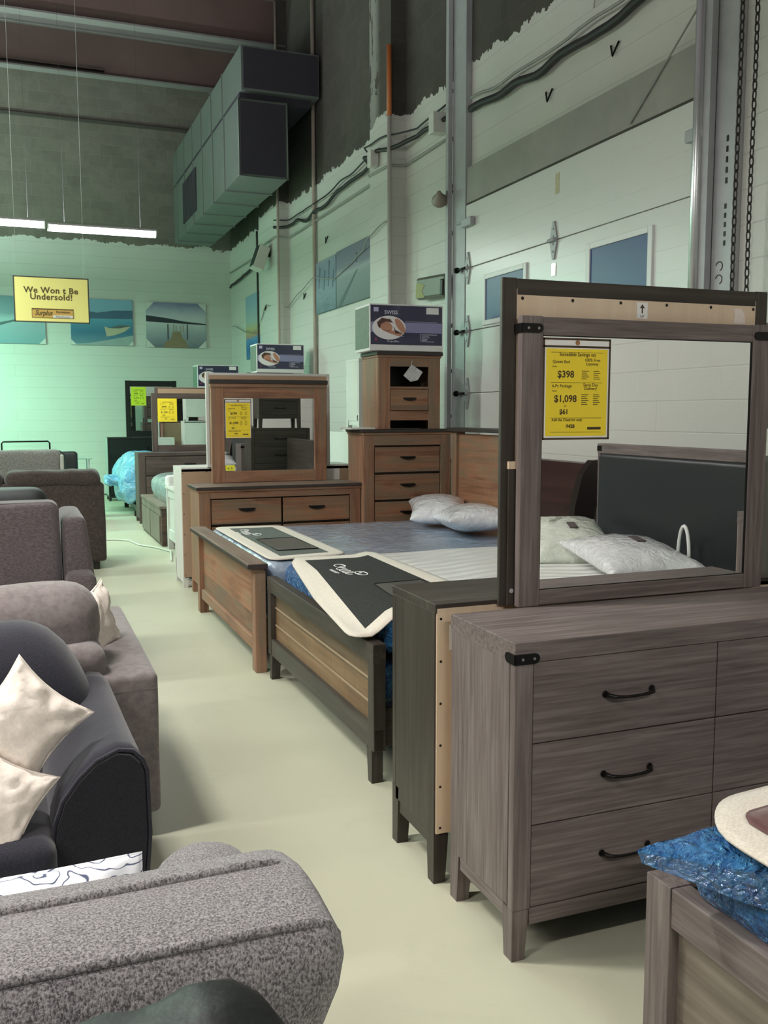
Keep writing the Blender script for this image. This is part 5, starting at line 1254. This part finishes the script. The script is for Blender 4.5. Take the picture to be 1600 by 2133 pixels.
#@PART3
# ---------------------------------------------------------------- sofas on the left
M_TWEED = fabric('grey_tweed', (0.045, 0.041, 0.044), (0.33, 0.31, 0.315), 260, bmp=1.0, big=0.12, stretch=(1, 1, 0.6))
M_NAVYF = fabric('navy_fabric', (0.018, 0.018, 0.026), (0.036, 0.036, 0.048), 300, bmp=0.3)
M_SUEDE = fabric('grey_brown_suede', (0.14, 0.12, 0.12), (0.20, 0.175, 0.172), 30, bmp=0.12, big=0.25)
M_GREYF = fabric('warm_grey_fabric', (0.075, 0.062, 0.066), (0.14, 0.12, 0.125), 150, bmp=0.4, stretch=(0.35, 1, 1))
M_BROWNF = fabric('dark_brown_plush', (0.028, 0.021, 0.019), (0.060, 0.046, 0.041), 60, bmp=0.5, big=0.2)
M_COTTON = fabric('cream_cotton', (0.80, 0.72, 0.64), (0.88, 0.80, 0.72), 90, bmp=0.12, sheen=0.05)
M_LEATHER = flat('black_leather', (0.006, 0.0075, 0.0075), 0.5, spec=0.3, var=0.2, bmp=0.6, bscale=28)

def part(t, name, b, mat):
    bmesh.ops.translate(b, vec=-Vector(t.location), verts=b.verts); return obj(name, b, mat, t)
def throw(label, loc, L, W, T, rx, ry, rz, seed, mat=None, cat='cushion', pinch=0.16):
    """scatter cushion with its zip seam; centre at loc"""
    t = thing('throw_pillow', label, cat, loc, 0)
    b = pillow(L, W, T, seed, wr=0.022, pinch=pinch)
    p_ = obj('cushion', xf(b, (0, 0, 0), rx, ry, rz), mat or M_COTTON, t, smooth=True)
    s = bmesh.new(); n = 40; pts = []
    for k in range(n):
        a = 4 * k / n; q = int(a); f = -1 + 2 * (a - q)
        u, v = [(f, -1), (1, f), (-f, 1), (-1, -f)][q]
        pts.append((L / 2 * u * (1 - pinch * (1 - v * v)), W / 2 * v * (1 - pinch * (1 - u * u)), 0.0))
    tube(s, pts, 0.0035, 5, closed=True)
    obj('seam', xf(s, (0, 0, 0), rx, ry, rz), mat or M_COTTON, t)
    return t

# near tweed sofa, seen over its back
t = thing('sofa', 'grey tweed sofa with dark welts, its back nearest us at the bottom left', 'sofa', (-0.45, 1.5, 0))
prof = [(1.62, 0.50), (1.62, 0.70), (1.60, 0.785), (1.54, 0.838), (1.462, 0.850), (1.40, 0.854), (1.34, 0.852), (1.275, 0.845), (1.25, 0.82), (1.245, 0.77), (1.26, 0.70), (1.285, 0.60), (1.305, 0.45), (1.315, 0.25), (1.32, 0.06)]
XR = [0.36, 0.395, 0.41, 0.422, 0.430, 0.430, 0.430, 0.430, 0.428, 0.418, 0.398, 0.375, 0.36, 0.355, 0.35]
b = bmesh.new(); nx = 120; g = []
for i in range(nx + 1):
    s = i / nx; row = []
    for k, (y, z) in enumerate(prof):
        x = -1.55 + (XR[k] + 1.55) * s
        e = max(0.0, (s - 0.97) / 0.03); rr = 0.035 * (1 - math.sqrt(max(0, 1 - e * e)))
        yc, zc = 1.45, 0.45
        dx, dz = y - yc, z - zc; dl = math.hypot(dx, dz); f = 1 - rr / max(dl, 0.05)
        w_ = mnoise.noise(Vector((x * 3, k * 0.4, 1))) * 0.006
        row.append(b.verts.new((x, yc + dx * f, zc + dz * f + (w_ if 2 < k < 12 else 0))))
    g.append(row)
for i in range(nx):
    for k in range(len(prof) - 1): b.faces.new((g[i][k], g[i + 1][k], g[i + 1][k + 1], g[i][k + 1])).smooth = True
for i in range(nx): b.faces.new((g[i][-1], g[i + 1][-1], g[i + 1][0], g[i][0]))
b.faces.new(g[0]); b.faces.new(g[-1][::-1]); bmesh.ops.recalc_face_normals(b, faces=b.faces)
bmesh.ops.subdivide_edges(b, edges=[e for e in b.edges if e.calc_length() > 0.05 and max(v.co.x for v in e.verts) > -1.5], cuts=1, use_grid_fill=True)
back = part(t, 'back', b, M_TWEED)
for k in (4, 7):
    y, z = prof[k]; pts = [(-1.55 + (XR[k] + 1.55) * s, y, z + mnoise.noise(Vector(((-1.55 + (XR[k] + 1.55) * s) * 3, k * 0.4, 1))) * 0.006 + 0.002) for s in [q / 60 * 0.965 for q in range(61)]]
    pts += [(XR[k] - 0.045, y, z - 0.006), (XR[k] - 0.02, y, z - 0.018)] if k == 4 else [(XR[k] - 0.045, y + 0.002, z - 0.004), (XR[k] - 0.022, y + 0.008, z - 0.014), (XR[k] - 0.006, y + 0.02, z - 0.036)]
    if k == 7: pts += [(XR[9] - 0.004, 1.285, 0.76), (XR[10] - 0.004, 1.31, 0.69), (XR[11] - 0.003, 1.33, 0.60), (XR[12] - 0.002, 1.34, 0.45)]
    part(t, 'welt', tube(bmesh.new(), pts, 0.0085, 7), M_TWEED)
b = bmesh.new(); nA = 26; arcs = []
for i in range(13):
    y = 1.60 + 0.50 * i / 12; e = max(0, (i - 9) / 3); sc = math.sqrt(max(0.02, 1 - e * e * 0.9)); ring = []
    for k in range(nA):
        a = 2 * PI * k / nA; ring.append(b.verts.new((0.345 + 0.12 * sc * math.cos(a), y, 0.56 + 0.10 * sc * math.sin(a) - 0.01 * i / 12)))
    arcs.append(ring)
for A_, B_ in zip(arcs, arcs[1:]):
    for k in range(nA): b.faces.new((A_[k], B_[k], B_[(k + 1) % nA], A_[(k + 1) % nA])).smooth = True
b.faces.new(arcs[0]); b.faces.new(arcs[-1][::-1]); bmesh.ops.recalc_face_normals(b, faces=b.faces)
part(t, 'rolled_arm', b, M_TWEED)
part(t, 'arm_panel', soft(0.25, 0.42, 1.60, 2.08, 0.06, 0.54, 0.05, 0, 0.003, 5, 3, 0.08), M_TWEED)
part(t, 'seat', soft(-1.5, 0.22, 1.62, 2.14, 0.12, 0.46, 0.07, 0.01, 0.005, 5, 5, 0.08), M_TWEED)
for (x, y) in ((-1.4, 1.40), (0.28, 1.40), (-1.4, 1.98), (0.28, 1.98)): part(t, 'foot', taper(bmesh.new(), x, x + 0.06, y, y + 0.06, 0, 0.13, 0.008, 0.008), M_SCREW)
def patt():
    m, nt, p = new_mat('navy_swirl_print'); v = coord(nt)
    wv = N(nt, 'ShaderNodeTexWave', wave_type='RINGS'); wv.inputs['Scale'].default_value = 9; wv.inputs['Distortion'].default_value = 9; wv.inputs['Detail'].default_value = 1.5; wv.inputs['Detail Scale'].default_value = 1.6
    nt.links.new(v, wv.inputs['Vector'])
    nt.links.new(ramp(nt, wv.outputs['Fac'], [(0.48, (0.80, 0.82, 0.86)), (0.56, (0.07, 0.09, 0.16)), (0.70, (0.09, 0.11, 0.18)), (0.78, (0.80, 0.82, 0.86))]), p.inputs['Base Color']); p.inputs['Roughness'].default_value = 0.9; return m
throw('white cushion with navy swirl print on the grey tweed sofa', (-0.05, 1.80, 0.495), 0.50, 0.46, 0.17, math.radians(70), 0, 0, 14, patt(), pinch=0.03)
t = thing('armchair', 'crumpled black leather chair back at the very bottom edge of the photo', 'chair', (-0.1, 0.75, 0))
b = soft(-0.75, 0.265, 0.62, 0.985, 0.10, 0.985, 0.07, 0.0, 0.0, 5, 2, 0.03)
for v in b.verts:
    if v.co.z > 0.7:
        k = (v.co.z - 0.7) / 0.28
        v.co.z += k * (0.022 * math.exp(-((v.co.x - 0.155) / 0.07) ** 2) - 0.10 * max(0, -0.02 - v.co.x) - 0.03 * max(0, v.co.x - 0.22) / 0.03 * 0.6 + 0.010 * mnoise.noise(v.co * 14))
for v in b.verts:
    v.co += Vector((0.0, 0.012 * mnoise.noise(v.co * 11 + Vector((3, 1, 2))), 0.014 * mnoise.noise(v.co * 13) + 0.007 * mnoise.noise(v.co * 31)) )
part(t, 'back', b, M_LEATHER)

# navy sofa facing us
t = thing('sofa', 'dark navy fabric sofa with curved front arm panel in front of the suede sofa', 'sofa', (-0.9, 3.0, 0))
def arm_profile(x0, x1, zt, n=10):
    # outer side vertical on the right, top rolls over, swoops down inward
    return [(x1 - 0.015, 0.08), (x1 + 0.012, 0.40), (x1 + 0.008, zt - 0.07), (x1 - 0.004, zt - 0.035), (x1 - 0.03, zt - 0.008), (x1 - 0.07, zt), (x1 - 0.13, zt - 0.025), (x1 - 0.18, zt - 0.07), (x1 - 0.225, zt - 0.13), (x1 - 0.25, zt - 0.20), (x1 - 0.26, zt - 0.30), (x1 - 0.255, 0.08)]
b = bmesh.new(); P1 = arm_profile(0, 0.300, 0.655); rows = []
for i in range(12):
    y = 2.665 + 0.80 * i / 11; rows.append([b.verts.new((x - 0.03 * i / 11, y, z + 0.02 * i / 11 * (z > 0.3) + 0.004 * mnoise.noise(Vector((x * 5, y * 4, z * 5))))) for x, z in P1])
for A_, B_ in zip(rows, rows[1:]):
    for k in range(len(P1)): b.faces.new((A_[k], B_[k], B_[(k + 1) % len(P1)], A_[(k + 1) % len(P1)])).smooth = True
b.faces.new(rows[0]); b.faces.new(rows[-1][::-1]); bmesh.ops.recalc_face_normals(b, faces=b.faces)
arm = part(t, 'arm', b, M_NAVYF)
b = prism(bmesh.new(), [(x * 0.93 + 0.17 * 0.07, z * 0.965 + 0.012) for x, z in P1], 'y', 2.652, 2.67); part(t, 'arm_front_panel', b, fabric('navy_shaded_front', (0.012, 0.012, 0.016), (0.022, 0.022, 0.028), 300, bmp=0.3))  # darker copy of the navy fabric: shade of the front face put into colour
part(t, 'arm_piping', tube(bmesh.new(), [(x, 2.660, z) for x, z in P1[:-1]], 0.006, 6), M_NAVYF)
part(t, 'arm', soft(-2.1, -1.85, 2.67, 3.4, 0.08, 0.62, 0.08, 0, 0.003, 5, 2, 0.1), M_NAVYF)
part(t, 'base', soft(-1.9, 0.08, 2.62, 3.40, 0.10, 0.30, 0.03, 0, 0.002, 5, 2, 0.1), M_NAVYF)
for k, (a, c) in enumerate(((-1.85, -0.90), (-0.895, 0.055))): part(t, 'seat_cushion', soft(a, c, 2.56, 3.24, 0.28, 0.455, 0.06, 0.02, 0.004, 5, k, 0.06), M_NAVYF)
bk = bmesh.new()
for (a, c, sd) in ((-1.85, -0.85, 1), (-0.90, 0.22, 2)):
    q = soft(a, c, 3.12, 3.46, 0.42, 0.90, 0.15, 0, 0.006, 4, sd, 0.05)
    for v in q.verts:
        e = max(0.0, (v.co.x - (c - 0.26)) / 0.26) if sd == 2 else 0
        if v.co.z > 0.6: v.co.z -= 0.20 * e * e
        v.co.y += (v.co.z - 0.5) * 0.15
    part(t, 'back_cushion', q, M_NAVYF)
for (x, y) in ((0.15, 2.72), (-1.95, 2.72), (0.15, 3.3), (-1.95, 3.3)): part(t, 'foot', taper(bmesh.new(), x, x + 0.06, y, y + 0.06, 0, 0.12, 0.006, 0.006), M_SCREW)
throw('cream cotton cushion standing on its corner on the navy sofa', (-0.015, 2.79, 0.725), 0.27, 0.27, 0.12, math.radians(76), math.radians(43), math.radians(-6), 2)
throw('cream cotton cushion lying low under the other on the navy sofa', (-0.105, 2.68, 0.545), 0.26, 0.26, 0.10, math.radians(60), math.radians(30), math.radians(-10), 6)

# suede sofa behind it, turned away
t = thing('sofa', 'grey-brown suede sofa with a wide flat arm behind the navy sofa', 'sofa', (-0.9, 4.2, 0))
part(t, 'arm', soft(0.17, 0.455, 3.50, 4.85, 0.09, 0.635, 0.025, 0.004, 0.002, 5, 3, 0.08), M_SUEDE)
part(t, 'arm_seam', tube(bmesh.new(), [(0.18, 3.502, 0.575), (0.452, 3.502, 0.575)], 0.003, 5), M_SUEDE)
part(t, 'arm', soft(-2.3, -2.05, 3.50, 4.75, 0.09, 0.62, 0.03, 0, 0.002, 5, 3, 0.12), M_SUEDE)
part(t, 'back', soft(-2.05, 0.17, 3.55, 3.80, 0.09, 0.72, 0.05, 0, 0.003, 5, 4, 0.1), M_SUEDE)
part(t, 'seat', soft(-2.05, 0.17, 3.80, 4.75, 0.15, 0.45, 0.06, 0.01, 0.003, 5, 6, 0.1), M_SUEDE)
for k, (a, c) in enumerate(((-2.0, -0.9), (-0.88, 0.265))):
    b = soft(a, c, 3.60, 3.92, 0.64, 0.955, 0.13, 0, 0.012, 4, 8 + k, 0.045)
    part(t, 'back_cushion', b, M_SUEDE)
part(t, 'side_bolster', soft(0.08, 0.27, 3.52, 3.78, 0.60, 0.745, 0.06, 0, 0.01, 7, 12, 0.03), M_SUEDE)
for (x, y) in ((0.34, 3.56), (-2.2, 3.56), (0.34, 4.7), (-2.2, 4.65)): part(t, 'foot', bx(x, x + 0.07, y, y + 0.07, 0, 0.10, 0.004), M_SCREW)
throw('cream cotton cushion behind the suede back cushion', (0.265, 4.03, 0.715), 0.32, 0.30, 0.10, math.radians(80), math.radians(-12), math.radians(58), 9)

# warm grey sofa
t = thing('sofa', 'warm grey fabric sofa facing us with piped back cushion and slim arm', 'sofa', (-0.8, 6.5, 0))
part(t, 'arm', soft(0.245, 0.42, 5.95, 6.9, 0.08, 0.62, 0.05, 0, 0.003, 4, 3, 0.08), M_GREYF)
b = soft(0.235, 0.385, 6.16, 6.95, 0.30, 0.955, 0.05, 0, 0.002, 4, 5, 0.06)
for v in b.verts: v.co.x += max(0, 0.9 - v.co.z) * 0.12 * (v.co.x > 0.3)
part(t, 'back_wing', b, M_GREYF)
part(t, 'back', soft(-2.0, 0.24, 6.55, 6.95, 0.08, 0.95, 0.06, 0, 0.003, 4, 5, 0.1), M_GREYF)
for k, (a, c) in enumerate(((-1.9, -0.86), (-0.85, 0.222))):
    b = soft(a, c, 6.12, 6.40, 0.42, 1.055, 0.06, 0, 0.008, 4, 11 + k, 0.05); bc = part(t, 'back_cushion', b, M_GREYF)
    pts = []
    for q in range(9): pts.append((a + 0.012, 6.16, 0.45 + 0.55 * q / 8))
    for q in range(7): an = PI - PI / 2 * q / 6; pts.append((a + 0.062 + 0.055 * math.cos(an), 6.16, 0.995 + 0.055 * math.sin(an)))
    for q in range(7): an = PI / 2 - PI / 2 * q / 6; pts.append((c - 0.062 + 0.055 * math.cos(an), 6.16, 0.995 + 0.055 * math.sin(an)))
    for q in range(9): pts.append((c - 0.008, 6.16, 1.0 - 0.55 * q / 8))
    o = tube(bmesh.new(), pts, 0.006, 6); bmesh.ops.translate(o, vec=-Vector(t.location), verts=o.verts); obj('piping', o, M_GREYF, bc)
part(t, 'seat', soft(-1.95, 0.245, 5.85, 6.55, 0.12, 0.45, 0.06, 0.01, 0.003, 4, 15, 0.1), M_GREYF)
for (x, y) in ((0.32, 6.0), (-1.9, 6.0), (0.32, 6.8), (-1.9, 6.8)): part(t, 'foot', bx(x, x + 0.06, y, y + 0.06, 0, 0.09, 0.004), M_SCREW)
# black recliner top and small white piece behind it
t = thing('recliner', 'black recliner with rounded back between the warm grey and brown sofas', 'chair', (-0.4, 8.2, 0))
part(t, 'back', soft(-0.95, 0.205, 7.9, 8.3, 0.10, 1.005, 0.11, 0, 0.006, 4, 5, 0.06), flat('black_cloth', (0.014, 0.017, 0.018), 0.6, var=0.2))
part(t, 'seat', soft(-0.85, 0.13, 7.2, 7.9, 0.10, 0.45, 0.1, 0.02, 0.006, 4, 6, 0.1), flat('black_cloth', (0.014, 0.017, 0.018), 0.6, var=0.2))

# dark brown sofa seen from behind
t = thing('sofa', 'dark brown plush sofa seen from behind in front of the back wall', 'sofa', (-0.8, 10.4, 0))
b = soft(-2.2, 0.805, 9.96, 10.22, 0.08, 0.90, 0.035, 0, 0.012, 2.5, 6, 0.08); part(t, 'back', b, M_BROWNF)
part(t, 'top_roll', soft(-0.14, 0.775, 9.93, 10.32, 0.865, 1.03, 0.08, 0, 0.018, 6, 3, 0.04), M_BROWNF)
part(t, 'top_roll', soft(-1.2, -0.15, 9.93, 10.32, 0.835, 1.05, 0.09, 0, 0.02, 6, 4, 0.04), M_BROWNF)
part(t, 'arm', soft(0.50, 0.80, 10.2, 10.95, 0.08, 0.64, 0.08, 0, 0.008, 4, 5, 0.08), M_BROWNF)
part(t, 'seat', soft(-2.1, 0.5, 10.2, 10.95, 0.1, 0.46, 0.08, 0, 0.008, 4, 5, 0.1), M_BROWNF)
for (x, y) in ((0.68, 10.0), (-2.1, 10.0), (0.68, 10.8), (-2.1, 10.8)): part(t, 'foot', bx(x, x + 0.06, y, y + 0.06, 0, 0.10, 0.004), M_SCREW)
# far grey sofa, black chair, glass table, metal rail
t = thing('sofa', 'grey sofa with a pale end panel farthest back on the left', 'sofa', (-0.6, 14.5, 0))
part(t, 'back', soft(-2.0, 0.56, 14.1, 14.45, 0.10, 1.09, 0.07, 0, 0.008, 3, 5, 0.1), fabric('far_grey', (0.10, 0.09, 0.088), (0.16, 0.145, 0.14), 40, bmp=0.2))
part(t, 'end_panel', bx(0.545, 0.60, 14.08, 14.7, 0.10, 1.02, 0.02), flat('pale_panel', (0.30, 0.29, 0.26), 0.6))
part(t, 'arm', soft(0.40, 0.64, 14.4, 15.1, 0.10, 1.06, 0.1, 0, 0.006, 3, 8, 0.1), flat('black_cloth', (0.014, 0.017, 0.018), 0.6, var=0.2))
part(t, 'seat', soft(-2.0, 0.42, 14.4, 15.1, 0.1, 0.46, 0.07, 0, 0.006, 3, 8, 0.12), fabric('far_grey', (0.10, 0.09, 0.088), (0.16, 0.145, 0.14), 40, bmp=0.2))
t = thing('chair', 'black chair with grey seat just right of the farthest grey sofa', 'chair', (0.75, 15.6, 0))
part(t, 'back', soft(0.55, 0.865, 15.45, 15.62, 0.45, 1.01, 0.05, 0, 0.004, 4, 3, 0.06), flat('black_cloth', (0.014, 0.017, 0.018), 0.6, var=0.2))
part(t, 'seat', soft(0.55, 0.88, 15.2, 15.6, 0.42, 0.52, 0.04, 0, 0.003, 4, 4, 0.06), flat('far_seat', (0.28, 0.29, 0.26), 0.7))
for (x, y) in ((0.56, 15.22), (0.84, 15.22), (0.56, 15.56), (0.84, 15.56)): part(t, 'leg', bx(x, x + 0.035, y, y + 0.035, 0, 0.46, 0.002), M_SCREW)
t = thing('glass_table', 'small clear glass table beside the black chair at the back', 'table', (1.0, 16.3, 0))
m_, nt_, p_ = new_mat('clear_glass'); p_.inputs['Transmission Weight'].default_value = 0.85; p_.inputs['Roughness'].default_value = 0.05; p_.inputs['Base Color'].default_value = (0.7, 0.85, 0.78, 1)
part(t, 'tabletop', bx(0.72, 1.12, 16.0, 16.7, 0.86, 0.875, 0.003), m_)
for (x, y) in ((0.76, 16.05), (1.07, 16.05), (0.76, 16.62), (1.07, 16.62)): part(t, 'leg', tube(bmesh.new(), [(x, y, 0), (x, y, 0.86)], 0.010, 8), M_STEEL)
t = thing('metal_bed_rail', 'thin black metal headboard standing against the back wall on the left', 'headboard', (0.1, 19.0, 0))
part(t, 'frame', tube(bmesh.new(), [(-0.29, 19.0, 0), (-0.29, 19.0, 1.05), (-0.26, 19.0, 1.08), (0.53, 19.0, 1.08), (0.56, 19.0, 1.05), (0.56, 19.0, 0)], 0.016, 8), M_BLACK)
for k in range(4): part(t, 'spindle', tube(bmesh.new(), [(-0.12 + k * 0.17, 19.0, 0.3), (-0.12 + k * 0.17, 19.0, 0.7)], 0.007, 6), M_BLACK)
part(t, 'cross_bar', tube(bmesh.new(), [(-0.29, 19.0, 0.7), (0.56, 19.0, 0.7)], 0.01, 6), M_BLACK)
